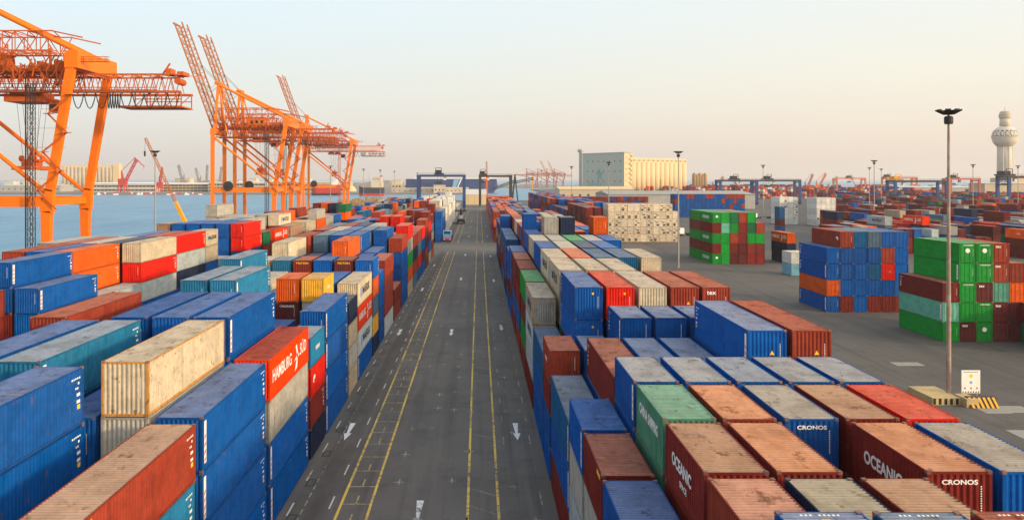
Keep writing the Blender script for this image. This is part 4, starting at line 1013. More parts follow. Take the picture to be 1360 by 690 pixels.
# ------------------------------------------------------------------ yard gantry cranes
def rtg(loc, span, h, label, mo, mt, depth=13., group='gantry cranes over the yard', cab=.4, yel=False):
    t = empty('yard_gantry_crane', loc, label, 'gantry crane', group)
    for sx in (0, span):
        for y_ in (0, depth): MB().bar((sx,y_,1.9),(sx,y_,h-1.6),2.2,1.7).build('leg', mo, t)
        s_ = MB(); s_.box(sx-.8,sx+.8,-3,depth+3,1.4,2.8); s_.bar((sx,0,h-2.6),(sx,depth,h-2.6),1.0,1.2); s_.build('sill_beam', mo, t)
        for y_ in (-1.6,1.6,depth-1.6,depth+1.6): MB().tube((sx-.35,y_,.75),(sx+.35,y_,.75),.75,n=12).build('wheel', M['rubber'], t)
    for y_ in (0, depth): MB().box(-1.2,span+1.2,y_-.7,y_+.7,h-1.7,h).build('girder', M['rtgdark'] if (mo is M['rtgblue'] and loc[0] > 100) else mo, t)
    for y_ in (0,):
        r_ = MB()
        for h2 in (.6,1.2): r_.bar((-1,y_-.8,h+h2),(span+1,y_-.8,h+h2),.12)
        x_ = 0.
        while x_ < span: r_.bar((x_,y_-.8,h),(x_,y_-.8,h+1.2),.12); x_ += 3
        r_.build('handrail', M['dark'], t)
    tx = span*cab
    tr = MB(); tr.box(tx-3.5,tx+3.5,-.5,depth+.5,h+.1,h+1.2); tr.box(tx-3,tx+1.5,2,depth-2,h+1.2,h+3.6); tr.bar((tx-2.5,1,h+3.6),(tx-2.5,1,h+5.2),.4); tr.bar((tx+2,1,h+1.2),(tx+2,1,h+5),.4); tr.bar((tx-2.5,1,h+5.1),(tx+2,1,h+5.1),.4)
    tr = tr.build('trolley', M['rtgdark'] if not yel else M['yellow'], t)
    MB().box(tx+3.6,tx+5.6,1,3.4,h-4.2,h-1.8).build('operator_cab', mt, tr)
    s_ = MB(); s_.box(tx-2.4,tx+2.4,depth/2-1.2,depth/2+1.2,h-6.6,h-5.6); s_.box(tx-1.4,tx-1,depth/2-6,depth/2+6,h-7,h-6.4); s_.box(tx+1,tx+1.4,depth/2-6,depth/2+6,h-7,h-6.4)
    for dx in (-1,1):
        for dy in (-1,1): s_.bar((tx+dx,depth/2+dy,h-5.6),(tx+dx*1.4,depth/2+dy,h+.1),.09)
    s_.build('spreader', M['rtgdark'], tr)
    MB().box(-.7,.7,depth*.3,depth*.7,3.0,5.4).build('power_pack', M['steel'], t)
    return t
rtg((-47,612,0), 35.5, 27.5, 'blue gantry crane spanning the stacks left of the road, dark trolley on top', M['rtgblue'], M['white'], cab=.45)
rtg((1.0,690,0), 27, 27.5, 'dark gantry crane over the far stacks right of the road', M['rtgdark'], M['white'], cab=.1)
rtg((229,750,0), 34, 23.5, 'blue gantry crane beyond the distant blue container wall', M['rtgblue'], M['white'], cab=.45)
rtg((266,756,0), 41, 23.5, 'blue gantry crane behind the white reefers, touching another gantry', M['rtgblue'], M['white'], cab=.3)
rtg((357,678,0), 44, 23.0, 'blue gantry crane with yellow trolley left of the tall light mast', M['rtgblue'], M['white'], cab=.08, yel=True)
rtg((391,583,0), 36, 26.5, 'blue gantry crane at right edge beneath the control tower', M['rtgblue'], M['white'], cab=.03)
rtg((566,1250,0), 45, 26, 'orange gantry crane standing alone against the sea horizon', M['rtgorange'], M['white'], cab=.5)
rtg((570,1105,0), 42, 27, 'orange gantry crane half hidden behind the blue one with yellow trolley', M['rtgorange'], M['white'], cab=.1)
rtg((500,838,0), 30.5, 25, 'faded red gantry crane right of the tall light mast', M['pink'], M['pink'], cab=.2)

# ------------------------------------------------------------------ high masts
def mast(loc, label, brown=False):
    t = empty('light_mast', loc, label, 'light mast', 'high light masts over the terminal')
    p = MB(); p.tube((0,0,.0),(0,0,31.2),.26,.12,12); p.box(-.4,.4,-.4,.4,0,.25); p.build('pole', M['polebrown'] if brown else M['steel'], t)
    h_ = MB(); h_.lathe([(.40,29.9),(.45,30.1),(.45,30.6),(.35,30.75)], 12); h_.lathe([(.2,30.9),(.8,31.3),(.8,31.38),(.2,31.05)], 12); h_.build('lamp_ring', M['dark'], t)
    for k in range(8):
        a_ = k*math.pi/4+.2; ca, sa = math.cos(a_), math.sin(a_)
        f = MB(); f.bar((ca*.5,sa*.5,31.0),(ca*1.25,sa*1.25,31.42),.55,.16); f.build('floodlight', M['dark'], t)
    return t
mm_ = mast((51.1,86,0), 'tall weathered light mast rising from the striped kerb block', True)
far_mast = mast((54,214,0), 'light mast in front of the cream reefer wall')
for (x, z, lb) in ((158,316,'light mast in the yard behind the blue container stack'),(247,500,'light mast left of the blue gantry with yellow trolley, smaller of two'),
                   (285,560,'light mast rising above the yellow trolley of the blue gantry'),(250,400,'light mast between the tall weathered mast and the control tower'),(298,437,'light mast in front of the control tower at right edge'),
                   (151,420,'light mast standing before the gantry behind the white reefers'),(57,347,'light mast seen against the shade-tinted face of the silo building'),(54,461,'light mast left of the silo building'),
                   (51,644,'light mast before the faded red harbour cranes'),(-86,210,'light mast by the water right of the nearest orange crane'),(-83.5,445,'light mast among the legs of the farthest orange crane'),
                   (-84,576,'light mast just right of the farthest orange crane'),(-79,633,'light mast by the dark hulled ship'),(-78,730,'light mast left of the blue gantry by the road'),(-70,900,'thin light mast at the quay end left of the road')):
    ctree(far_mast, (x, z, 0), lb)
# kerb block under the near mast
t = empty('mast_base', (51.1,86,0), 'yellow and black striped concrete block at the foot of tall mast', 'concrete block')
b = MB(); b.box(-3.0,.0,-2.2,2.6,0,.75).build('block', simple('worn_yellow_concrete', (0.46,0.34,0.16), .8, var=.6, scale=.8, dirt=(.16,.14,.11)), t)
b = MB(); b.box(.0,1.3,-3.2,-1.0,0,.9); b.build('step', simple('worn_yellow_concrete', (0.50,0.33,0.10), .8, var=.5, scale=1.2), t)
y_ = MB(); 
for i in range(5):
    x0 = -2.95+i*.6; y_.quad((x0,-2.206,.05),(x0+.3,-2.206,.05),(x0+.3,-2.206,.7),(x0,-2.206,.7))
y_.build('stripe', M['black'], t)
wd = empty('hazard_barrier', (52.9,83.2,0), 'black and yellow slanted hazard barrier before the tall mast', 'barrier')
w = MB(); w.poly([(-1.5,-.6,0),(1.5,-.6,0),(1.5,0,1.0),(-1.5,0,1.0)]); w.poly([(-1.5,.5,0),(-1.5,-.6,0),(-1.5,0,1.0),(-1.5,.5,1.0)]); w.poly([(1.5,-.6,0),(1.5,.5,0),(1.5,.5,1.0),(1.5,0,1.0)]); w.quad((-1.5,0,1.0),(1.5,0,1.0),(1.5,.5,1.0),(-1.5,.5,1.0)); w.quad((1.5,.5,0),(-1.5,.5,0),(-1.5,.5,1),(1.5,.5,1)); w.build('panel', M['black'], wd)
w = MB()
for i in range(6):
    a0 = -1.45+i*.5; sh = -.18; pp = [(a0+.2,-.606,.02),(a0+.45,-.606,.02),(a0+.45+sh,-.01,.985),(a0+.2+sh,-.01,.985)]; w.poly([(x,y-.004,z+.004) for x,y,z in pp])
w.build('stripe', M['yellow'], wd)
sg = empty('notice_board', (53.0,85.2,-.25), 'white notice board with small warning symbols beside the tall mast', 'sign')
MB().box(-1.0,1.0,-.05,.05,1.15,3.6).build('board', M['white'], sg)
w = MB(); w.bar((-.7,0.1,0),(-.7,0.1,3.4),.1); w.bar((.7,.1,0),(.7,.1,3.4),.1); w.build('post', M['steel'], sg)
def disc(mb, x, y, z, r, n=12): mb.poly([(x+r*math.cos(2*math.pi*i/n), y, z+r*math.sin(2*math.pi*i/n)) for i in range(n)]); return mb
disc(MB(), 0, -.054, 3.0, .2).build('warning_symbol', M['ywl'], sg); disc(MB(), 0, -.054, 2.3, .16).build('mandatory_symbol', M['ltblue'], sg)
w = MB()
for x_ in (-.65,0,.65): w.poly([(x_-.13,-.054,1.6),(x_+.13,-.054,1.6),(x_,-.054,1.85)])
w.build('prohibition_symbols', M['redpaint'], sg)
w = MB()
for i in range(7): w.poly([(-.95+i*.28,-.054,1.18),(-.83+i*.28,-.054,1.18),(-.75+i*.28,-.054,1.36),(-.87+i*.28,-.054,1.36)])
w.build('hazard_strip', M['black'], sg)
w = MB()
for i in range(10): w.quad((-.8+i*.16,-.054,3.38),(-.7+i*.16,-.054,3.38),(-.7+i*.16,-.054,3.46),(-.8+i*.16,-.054,3.46))
w.build('lettering', M['black'], sg)

# ------------------------------------------------------------------ control tower
z = 1271; xt = X(1334.5, z); s = F/z
t = empty('control_tower', (xt, z, 0), 'white harbour control tower with round lattice head at right edge', 'control tower')
MB().lathe([(11,0),(10.2,60),(9.6,80)], 32).build('shaft', M['towerwhite'], t, smooth=True)
ribs = MB()
for k in range(8): a_ = k*math.pi/4; ribs.bar((10.9*math.cos(a_),10.9*math.sin(a_),0),(9.9*math.cos(a_),9.9*math.sin(a_),78),1.3)
ribs.build('rib', M['towerwhite'], t)
zc = H(182, z); Rr = 18.2
prof = [(Rr*math.cos(p_), zc+Rr*math.sin(p_)*1.02) for p_ in [math.radians(q) for q in range(-62, 63, 6)]]
MB().lathe(prof, 40).build('sphere', M['towerwhite'], t, smooth=True)
for k in range(16):
    a_ = k*2*math.pi/16; w = MB(); pts = []
    for (da, el) in ((-.14,3),(.14,3),(.155,20),(.10,31),(0,36),(-.10,31),(-.155,20)):
        r_ = (Rr+.25)*math.cos(math.radians(el)); pts.append((r_*math.cos(a_+da), r_*math.sin(a_+da), zc+(Rr+.25)*1.02*math.sin(math.radians(el))))
    w.poly(pts); w.build('arched_window', M['dark'], t)
    w = MB(); pts = []
    for (da, el) in ((-.17,-2),(.17,-2),(.13,-34),(-.13,-34)):
        r_ = (Rr+.2)*math.cos(math.radians(el)); pts.append((r_*math.cos(a_+da), r_*math.sin(a_+da), zc+(Rr+.2)*1.02*math.sin(math.radians(el))))
    w.poly(pts); w.build('lower_panel', M['grey'], t)
MB().lathe([(Rr-.3,-.9),(Rr+.7,-.5),(Rr+.7,.6),(Rr-.3,1.0)], 40, (0,0,zc)).build('gallery', M['towerwhite'], t)
MB().lathe([(7.5,0),(7.2,9),(6.8,14)], 24, (0,0,zc+17)).build('neck', M['towerwhite'], t, smooth=True)
MB().lathe([(7.4,0),(8.4,2),(8.4,7.5),(7.2,8),(6.8,11),(5,12)], 24, (0,0,zc+29.5)).build('cab', M['beige'], t)
MB().bar((0,0,zc+41),(0,0,zc+48),.5).build('antenna', M['steel'], t)

# ------------------------------------------------------------------ silo building
zs = 1090.0; cx = X(829, zs); ang = math.radians(38)
t = empty('grain_silo', (cx, zs, 0), 'tall cream grain silo with fluted bins and shade-tinted grey green end face', 'silo', None, ang)
hh = H(203, zs); hb = H(214.5, zs)
hw = MB(); hw.box(0,17,0,80,0,hh); ob = hw.build('headhouse', [M['cream'], M['siloside']], t)
ob.data.polygons[5].material_index = 1
MB().box(-.4,17.4,-.4,80.4,hh,hh+1.2).build('parapet', M['grey'], t)
w = MB()
for r in range(4):
    for c in range(7): yy = 6+c*10.5; w.box(-.12,-.01,yy,yy+1.6,hh-12-r*14,hh-10-r*14)
w.build('window', M['dark'], t)
for r in range(7): MB().box(3.2,4.6,-.12,-.01,hh-7-r*8,hh-5.2-r*8).build('window', M['dark'], t)
# faded painted star and lettering shapes on the shade-tinted face
w = MB()
def pq(y, z_): return (-.06, y, z_)
st = []
for i in range(10):
    r_ = 10 if i % 2 == 0 else 4; a_ = math.pi/2+i*math.pi/5; st.append(pq(46+r_*.8*math.cos(a_), hh-30+r_*math.sin(a_)))
w.poly(st); w.build('painted_star', simple('faded_green_wall_paint', (0.16,0.34,0.34), .8, var=.2, scale=.1), t)
w = MB()
for i in range(7): w.poly([pq(70-i*4.2, hh-48), pq(67.6-i*4.2, hh-48), pq(67.0-i*4.2, hh-41+(i%3)*1.6), pq(69.4-i*4.2, hh-41)])
w.build('painted_lettering', simple('faded_wall_lettering', (0.24,0.36,0.35), .8, var=.1), t)
zz = MB()
for i in range(8):
    z0_ = 6+i*((hh-8)/8); xs_ = (8.5,15.5) if i % 2 == 0 else (8.5,15.5)
    zz.bar((8.5,-1.0,z0_),(15.5,-1.0,z0_+(hh-8)/16*1.2),.8,.7); zz.bar((15.5,-1.0,z0_+(hh-8)/16*1.2),(11,-1.0,z0_+(hh-8)/8),.8,.7)
zz.build('outside_stair', M['beige'], t)
nb = 12; rb = 5.3
for i in range(nb):
    MB().lathe([(rb,0),(rb,hb)], 24, (17.5+rb+i*rb*1.94, rb*1.1, 0)).build('bin', M['cream'], t, smooth=True)
w = MB(); w.box(18,17.5+nb*rb*1.94,3,2+rb*4,hb-.5,hb+5.5); gal = w.build('top_gallery', M['cream'], t)
w = MB()
for i in range(nb): x0 = 20+i*rb*1.94; w.box(x0+1,x0+7,2.9,2.99,hb+1,hb+3.2)
w.build('louvre', M['timber'], gal)
w = MB(); w.box(17.5,17.5+nb*rb*1.94,8,40,0,hb-1); w.build('rear_bins', M['cream'], t)
w = MB(); w.tube((0,84,0),(0,84,hh+6),2.2); w.box(-3,3,79,87,hh+3,hh+7); w.bar((-5,84,hh+9),(5,84,hh+9),.8); w.build('elevator_shaft', M['grey'], t)
w = MB(); w.box(78,86,2.2,3.2,16,18); w.bar((80,2,10),(80,2,24),.6); w.bar((85,2,12),(85,2,24),.6); w.build('discharge_pipes', M['timber'], t)

# ------------------------------------------------------------------ sheds
def shed(u0, u1, z, vt, name, label, mw, mr, depth=40, ridge=2., wins=0, base=0, cat='warehouse', vb=None, floors=0, winmat=None, group=None):
    x0, x1, h_ = X(u0, z), X(u1, z), H(vt, z)-base
    t = empty(name, (x0, z, base), label, cat, group); w_ = x1-x0
    MB().box(0,w_,0,depth,0,h_-ridge*.5).build('wall', mw, t)
    r = MB(); r.poly([(-.6,-.8,h_-ridge*.5),(w_+.6,-.8,h_-ridge*.5),(w_+.6,depth/2,h_+ridge*.5),(-.6,depth/2,h_+ridge*.5)]); r.poly([(-.6,depth/2,h_+ridge*.5),(w_+.6,depth/2,h_+ridge*.5),(w_+.6,depth+.8,h_-ridge*.5),(-.6,depth+.8,h_-ridge*.5)])
    r.poly([(-.6,-.8,h_-ridge*.5),(-.6,depth/2,h_+ridge*.5),(-.6,depth+.8,h_-ridge*.5)]); r.poly([(w_+.6,depth+.8,h_-ridge*.5),(w_+.6,depth/2,h_+ridge*.5),(w_+.6,-.8,h_-ridge*.5)]); r.poly([(-.6,-.8,h_-ridge*.5),(-.6,depth+.8,h_-ridge*.5),(w_+.6,depth+.8,h_-ridge*.5),(w_+.6,-.8,h_-ridge*.5)])
    r.build('roof', mr, t)
    for i in range(wins):
        xx = w_*(i+.5)/wins; f = MB().box(xx-min(1.2,w_/wins*.3),xx+min(1.2,w_/wins*.3),-.12,-.01,h_*.3,h_*.5); f.build('opening', winmat or M['dark'], t)
    for k in range(floors):
        zz_ = h_*(k+.55)/(floors+.3); f = MB().box(.5,w_-.5,-.25,-.01,zz_-h_*.10,zz_+h_*.08); f.build('open_deck', M['dark'], t)
        c_ = MB(); n_ = int(w_/7)
        for j in range(n_): c_.box(j*7+.1,j*7+.8,-.5,-.26,zz_-h_*.12,zz_+h_*.1)
        c_.build('column', mw, t)
    return t
shed(743,842,905,249.5,'warehouse','long beige warehouse with small windows at foot of the silo',M['beige'],M['cream'],60,3,9)
shed(808,1003,640,256,'warehouse','wide pale grey roofed warehouse between silo and blue container wall',M['grey'],M['grey2'],70,2.5,0)
shed(1196,1310,1000,248,'warehouse','grey shed with dark bays behind the blue gantry with yellow trolley',M['grey'],M['palegrey'],40,2,22)
shed(1308,1372,900,243,'office_building','pale low office building at right edge under the tower',M['beige'],M['palegrey'],30,1,9,cat='building')
shed(1336,1372,1290,236,'terminal_building','cream terminal building at foot of the control tower',M['cream'],M['palegrey'],40,1,8,cat='building')
# far shore
fz = 1450
shed(118,206,fz,243,'transit_shed','long pale open sided shed on the far shore left of the yellow crane',M['palegrey'],M['white'],50,2,0,.3,floors=2,cat='shed')
shed(207,276,fz+20,243.5,'transit_shed','pale open sided shed on far shore behind the two red cranes',M['beige'],M['white'],50,2,0,.3,floors=3,cat='shed')
shed(277,352,fz,242,'parking_deck','multi storey pale deck on the far shore behind the raised boom cranes',M['palegrey'],M['white'],60,1,0,.3,floors=3,cat='building')
shed(353,462,fz+30,241.5,'transit_shed','long cream shed on the far shore behind the farthest orange crane',M['beige'],M['palegrey'],60,2,0,.3,floors=2,cat='shed')
shed(0,80,fz+60,246,'transit_shed','low grey shed on the far shore seen through the nearest crane legs',M['grey'],M['palegrey'],50,2,10,.3,cat='shed')
shed(556,622,1400,249,'harbour_building','low beige harbour building on the breakwater beyond the road',M['beige'],M['cream'],25,1,9,.3,cat='building') if True else None
shed(520,556,1420,250,'harbour_building','low cream harbour sheds left of the blue gantry',M['beige'],M['palegrey'],25,1,5,.3,cat='building')
rb_ = random.Random(8)
for i, u in enumerate((6,30,52,232,252,284,306,330,352,380,398,432,448,520,536,556)):
    zf_ = 1640+30*(i%3); t = shed(u, u+rb_.uniform(9,20), zf_, rb_.uniform(235.5,240.5), 'city_building', f'pale far shore building with flat roof, {ORD[i]} from the left', M['shoreline'] if i % 2 else M['palegrey'], M['palegrey'], 25, .6, 3, .3, cat='building', group='pale buildings along the far shore')
shed(576,591,1375,246,'harbour_office','bright cream harbour office block seen under the blue road gantry',M['shoreline'],M['cream'],15,1,3,.3,cat='building')
shed(592,613,1385,249.5,'harbour_store','low cream store right of the office under the blue road gantry',M['shoreline'],M['cream'],15,1,4,.3,cat='building')
# far silo
zf = 1750; x0 = X(82, zf); t = empty('grain_silo', (x0, zf, .3), 'pale far shore silo with row of round bins beside the crane leg', 'silo')
hf = H(222.5, zf); n = 13; wtot = X(149, zf)-x0; rb = wtot/n/2
for i in range(n): MB().lathe([(rb*1.04,0),(rb*1.04,hf)], 14, (rb+i*2*rb, rb, 0)).build('bin', M['beige'], t, smooth=True)
MB().box(-1,wtot+1,2,2+3*rb,hf-.5,hf+5).build('top_gallery', M['cream'], t)
MB().box(wtot+1,wtot+15,0,16,0,H(218,zf)).build('headhouse', M['cream'], t)
MB().box(wtot*.45,wtot*.6,4,10,hf+5,hf+10).build('roof_hut', M['palegrey'], t)
# far cones / domes
def dome(u, z, r, label, base=.3):
    t = empty('storage_dome', (X(u, z), z, base), label, 'dome')
    MB().lathe([(r*math.cos(q), r*math.sin(q)) for q in [math.radians(x) for x in range(0, 86, 8)]], 24).build('shell', M['cream'], t, smooth=True)
    MB().lathe([(r*1.04,0),(r*1.04,r*.12)], 24).build('base_ring', M['grey'], t)
dome(465, 1500, 12, 'cream storage dome on far shore right of farthest orange crane')
# mounds at far left
mnd = MB(); rr = random.Random(4)
for j in range(5):
    for i in range(40):
        pass
def ridge(name, u0, u1, z, vmax, seed, mat=M_LAND, dep=120):
    rr = random.Random(seed); n = 50; mb = MB(); x0, x1 = X(u0, z), X(u1, z); prev = None; hs = []
    for i in range(n+1):
        t_ = i/n; hs.append(max(.6, (H(vmax, z)-.3)*(.55+.45*math.sin(t_*7+seed)+rr.uniform(-.12,.12))*min(1, 6*t_, 6*(1-t_))))
    for i in range(n):
        a0, a1 = x0+(x1-x0)*i/n, x0+(x1-x0)*(i+1)/n
        mb.quad((a0,z,.25),(a1,z,.25),(a1,z+dep/2,hs[i+1]),(a0,z+dep/2,hs[i])); mb.quad((a0,z+dep/2,hs[i]),(a1,z+dep/2,hs[i+1]),(a1,z+dep,.25),(a0,z+dep,.25))
    return struct(mb.build(name, mat))
ridge('scrap_mounds', -20, 75, 1620, 238.5, 1, simple('grey_mound', (0.30,0.29,0.27), .9, var=.4, scale=.03))
ridge('far_hills', 620, 760, 2500, 244, 3)
ridge('far_hills', 430, 640, 2600, 240, 5)
ridge('far_hills', 0, 420, 2900, 241, 7)

# ------------------------------------------------------------------ slewing harbour cranes, mobile cranes
def luffer(u, vtop, vbase, z, label, mat, lean=1, base=.3, jib=True, cat='harbour crane'):
    s = F/z; h = (vbase-vtop)/s; t = empty('harbour_crane', (X(u, z), z, base), label, cat, 'slewing harbour cranes')
    p = MB(); w_ = h*.11
    for sx in (-1,1):
        for sy in (-1,1): p.bar((sx*w_,sy*w_,0),(sx*w_*.6,sy*w_*.6,h*.22), h*.03)
    p.box(-w_*.8,w_*.8,-w_*.8,w_*.8,h*.20,h*.26); p.build('portal', mat, t)
    c = MB(); c.box(-w_*1.0,w_*1.1,-w_*.6,w_*.6,h*.26,h*.40); c.bar((0,0,h*.38),(-w_*.3*lean,0,h*.62),h*.07,h*.07,h*.03,h*.03); c.build('machinery_house', mat, t)
    b = MB(); tip = (lean*h*.40,0,h*.95); b.lattice((lean*w_*.8,0,h*.34), tip, h*.06, h*.05, 9, h*.014, h*.008, up=(0,1,0)); b.build('boom', mat, t)
    k = MB(); k.bar((-w_*.3*lean,0,h*.62), (lean*h*.36,0,h), h*.014)
    if jib: k.bar((lean*h*.33,0,h*1.0),(lean*h*.62,0,h*.74),h*.035,h*.035,h*.018,h*.018)
    k.bar((lean*h*.6,0,h*.74) if jib else tip, (lean*h*.6,0,h*.66) if jib else (tip[0],0,tip[2]-h*.15), h*.008)
    k.build('jib', mat, t); return t
luffer(163, 211, 257.5, 1400, 'large red slewing crane on far shore leaning right', M['red'])
luffer(212, 223, 257.5, 1400, 'smaller red slewing crane on far shore behind the yellow boom', M['red'], lean=.25)
luffer(940, 231, 250, 1150, 'red slewing crane right of the silo bins', M['red'], lean=1, base=0, jib=False)
luffer(952, 222, 252, 1000, 'pinkish slewing crane rising left of the blue gantries', M['pink'], lean=.7, base=0, jib=False)
luffer(983, 224, 250, 1100, 'red and grey slewing crane above the first of the joined gantries', M['red'], lean=-.9, base=0, jib=False)
luffer(1070, 222, 252, 1150, 'red slewing crane right of the joined gantries', M['pink'], lean=.8, base=0, jib=False)
luffer(1085, 222, 252, 1200, 'orange red slewing crane left of the lone orange gantry', M['rtgorange'], lean=1.0, base=0, jib=False)
luffer(1102, 225, 250, 1250, 'slim grey slewing crane close to the lone orange gantry', M['steel'], lean=1.0, base=0, jib=False)
z = 800; t = empty('harbour_crane', (X(646.5, z), z, 0), 'slim orange harbour crane column at the road end with upright red jib', 'harbour crane', 'slewing harbour cranes')
MB().bar((0,0,0),(0,0,H(232,z)),3.0,3.0,1.8,1.8).build('column', M['rtgorange'], t); w = MB(); w.box(-3,2,-1.5,1.5,H(240,z),H(237,z)); w.bar((-1,0,0),(2.5,0,5),2.5); w.build('machinery_house', M['rtgorange'], t)
MB().lattice((0,0,H(232,z)),(-.3,0,H(214,z)),1.2,1.2,12,.3,.2,up=(0,1,0)).build('jib', M['pink'], t)
def mobile(u, z, vb, vt, ut, label, mat):
    s = F/z; x = X(u, z); t = empty('mobile_crane', (x, z, 0), label, 'mobile crane', 'mobile cranes on the quay')
    c = MB(); c.box(-2,6,-1.5,1.5,.9,2.6)
    c.build('chassis', mat, t)
    for wx in (-1.2,.4,3,4.8):
        for sy in (-1.3,1.3): MB().tube((wx,sy-.25,.6),(wx,sy+.25,.6),.6,n=12).build('wheel', M['rubber'], t)
    MB().box(-2.5,.5,-1.2,1.2,2.6,4.6).build('cab', mat, t); MB().box(-2.3,-.4,-1.24,-1.21,3.4,4.3).build('cab_window', M['glass'], t)
    tip = Vector((X(ut, z)-x, 0, H(vt, z))); b0 = Vector((1,0,3.6)); mid = b0+(tip-b0)*.33
    MB().bar(b0, mid, 1.5,1.5,1.1,1.1).build('boom', mat, t)
    MB().lattice(mid, tip, .8, .8, 18, .12, .07, up=(0,1,0)).build('lattice_jib', M['yellowsteel'], t)
    MB().bar(tip, tip-Vector((.2,0,5)), .08).bar(tip-Vector((.2,0,5)), tip-Vector((.2,0,7)), .5).build('hook', M['dark'], t)
    return t
mobile(249, 300, 290, 183, 193, 'yellow mobile crane with long thin jib leaning over the water', M['yellow'])
mobile(1142, 1150, 258, 235, 1129, 'small yellow mobile crane inside the lone orange gantry', M['yellow'])
# black loader crane with slanted lattice boom
z = 780; t = empty('loader_crane', (X(684, z), z, 0), 'black loader with slanted lattice booms behind the right gantry', 'loader crane')
w = MB(); w.bar((-3,0,0),(0,0,H(232,z)),1.6); w.bar((3,0,0),(0,0,H(232,z)),1.2); w.build('tower', M['rtgdark'], t)
w = MB(); w.lattice((X(655,z)-X(684,z),0,H(251,z)),(0,0,H(240,z)),1.8,2.2,9,.5,.3); w.build('lower_boom', M['rtgdark'], t)
w = MB(); w.lattice((0,0,H(242,z)),(X(709,z)-X(684,z),0,H(237,z)),1.8,2.2,8,.5,.3); w.bar((0,0,H(231,z)),(X(706,z)-X(684,z),0,H(236.5,z)),.3); w.build('upper_boom', M['rtgdark'], t)
MB().bar((X(707,z)-X(684,z),0,0),(X(707,z)-X(684,z),0,H(232,z)),.9).build('support_mast', M['yellow'], t)
# far faded red quay cranes
for i, (u, up, lb) in enumerate(((712, False, 'faded red far quay crane lowest boom at left of the hazy cluster'), (728, False, 'faded red far quay crane amid the hazy cluster'), (741, True, 'hazy red far quay crane with raised boom, left one of two'), (752, True, 'hazy red far quay crane with raised boom, right one of two'))):
    tt = sts((X(u, 2330), 2330+i*25, .3), lb, M['pink'], M['pink'], detail=False, boom_up=up, group='far faded red quay cranes')
    tt.scale = (.95,.95,.78)
# other small far cranes on the left horizon
for (u, z_, vt, ln_) in ((266,1600,223,-.5),(274,1600,219,.1),(292,1650,222,.15),(244,1600,219,-.5)):
    luffer(u, vt, 255, z_, {266:'thin dark crane on the left horizon, first from yellow boom',274:'thin upright crane on left horizon just left of the orange legs',292:'thin crane seen between the first two orange legs',244:'thin leaning crane behind the yellow mobile jib'}[u], M['steel'], lean=ln_, jib=False)

# ------------------------------------------------------------------ ships
def ship(x, y, L_, B_, D_, name, label, mh, mlow, sup, rz=0, house=(.70,.92), hh_=14, cat='ship', stripe=None):
    t = empty(name, (x, y, -2.2), label, cat, None, rz); n = 16; secs = []
    for i in range(n+1):
        f = i/n; w_ = B_/2*min(1, (1-(max(0, f-.78)/.22)**2.2), .8+f*2); w_ = max(w_, .25); rise = D_*(1+.25*max(0, (f-.8)/.2)**2)
        secs.append((f*L_, w_, rise))
    def hullpart(z0f, z1f, mat, nm):
        mb = MB()
        for (a0, w0, r0), (a1, w1, r1) in zip(secs, secs[1:]):
            for sy in (-1,1):
                fl0, fl1 = (.8, 1.0)
                p = [(a0,sy*w0*(fl0+(fl1-fl0)*z0f),r0*z0f),(a1,sy*w1*(fl0+(fl1-fl0)*z0f),r1*z0f),(a1,sy*w1*(fl0+(fl1-fl0)*z1f),r1*z1f),(a0,sy*w0*(fl0+(fl1-fl0)*z1f),r0*z1f)]
                mb.poly(p if sy < 0 else p[::-1])
            if z1f == 1: mb.poly([(a0,-w0,r0),(a1,-w1,r1),(a1,w1,r1),(a0,w0,r0)])
        w0 = secs[0][1]; r0 = secs[0][2]; mb.poly([(0,w0*.8,r0*z0f),(0,-w0*.8,r0*z0f),(0,-w0,r0*z1f),(0,w0,r0*z1f)])
        return mb.build(nm, mat, t)
    hullpart(0, .28, mlow, 'boot_topping'); hullpart(.28, 1, mh, 'hull')
    a0, a1 = (1-house[1])*L_, (1-house[0])*L_
    s_ = MB(); s_.box(a0,a1,-B_*.42,B_*.42,D_,D_+hh_*.55); s_.box(a0+2,a1-2,-B_*.38,B_*.38,D_+hh_*.55,D_+hh_*.85); s_.box(a0+3,a1-3,-B_*.46,B_*.46,D_+hh_*.85,D_+hh_); so_ = s_.build('superstructure', sup, t)
    w = MB()
    for k in range(3):
        zz_ = D_+hh_*(.15+.27*k)
        for j in range(5): xx = a0+(a1-a0)*(j+.7)/6; w.box(xx,xx+(a1-a0)*.07,-B_*.43-.05,-B_*.425,zz_,zz_+hh_*.09)
    w.build('window', M['dark'], so_)
    MB().box(a0+1,a0+(a1-a0)*.25,-2,2,D_+hh_,D_+hh_*1.14).build('funnel', M['redpaint'], t)
    m_ = MB(); m_.bar((a1+4,0,D_),(a1+4,0,D_+hh_*1.5),.5); m_.bar((L_*.85,0,D_),(L_*.85,0,D_+hh_),.5); m_.build('mast', M['yellow'], t)
    return t
ship(X(452,1290), 1290, 47, 16, 13, 'cargo_ship', 'red hulled cargo ship moored behind the farthest orange crane', M['hullred'], M['hulldark'], M['white'], math.pi, (.72,.97), 13)
ship(X(511,1270), 1262, 40, 16, 13, 'cargo_ship', 'dark hulled ship with cream bridge and red waterline, bow to left', M['hulldark'], M['hullred'], M['shoreline'], math.pi, (.50,.95), 17)
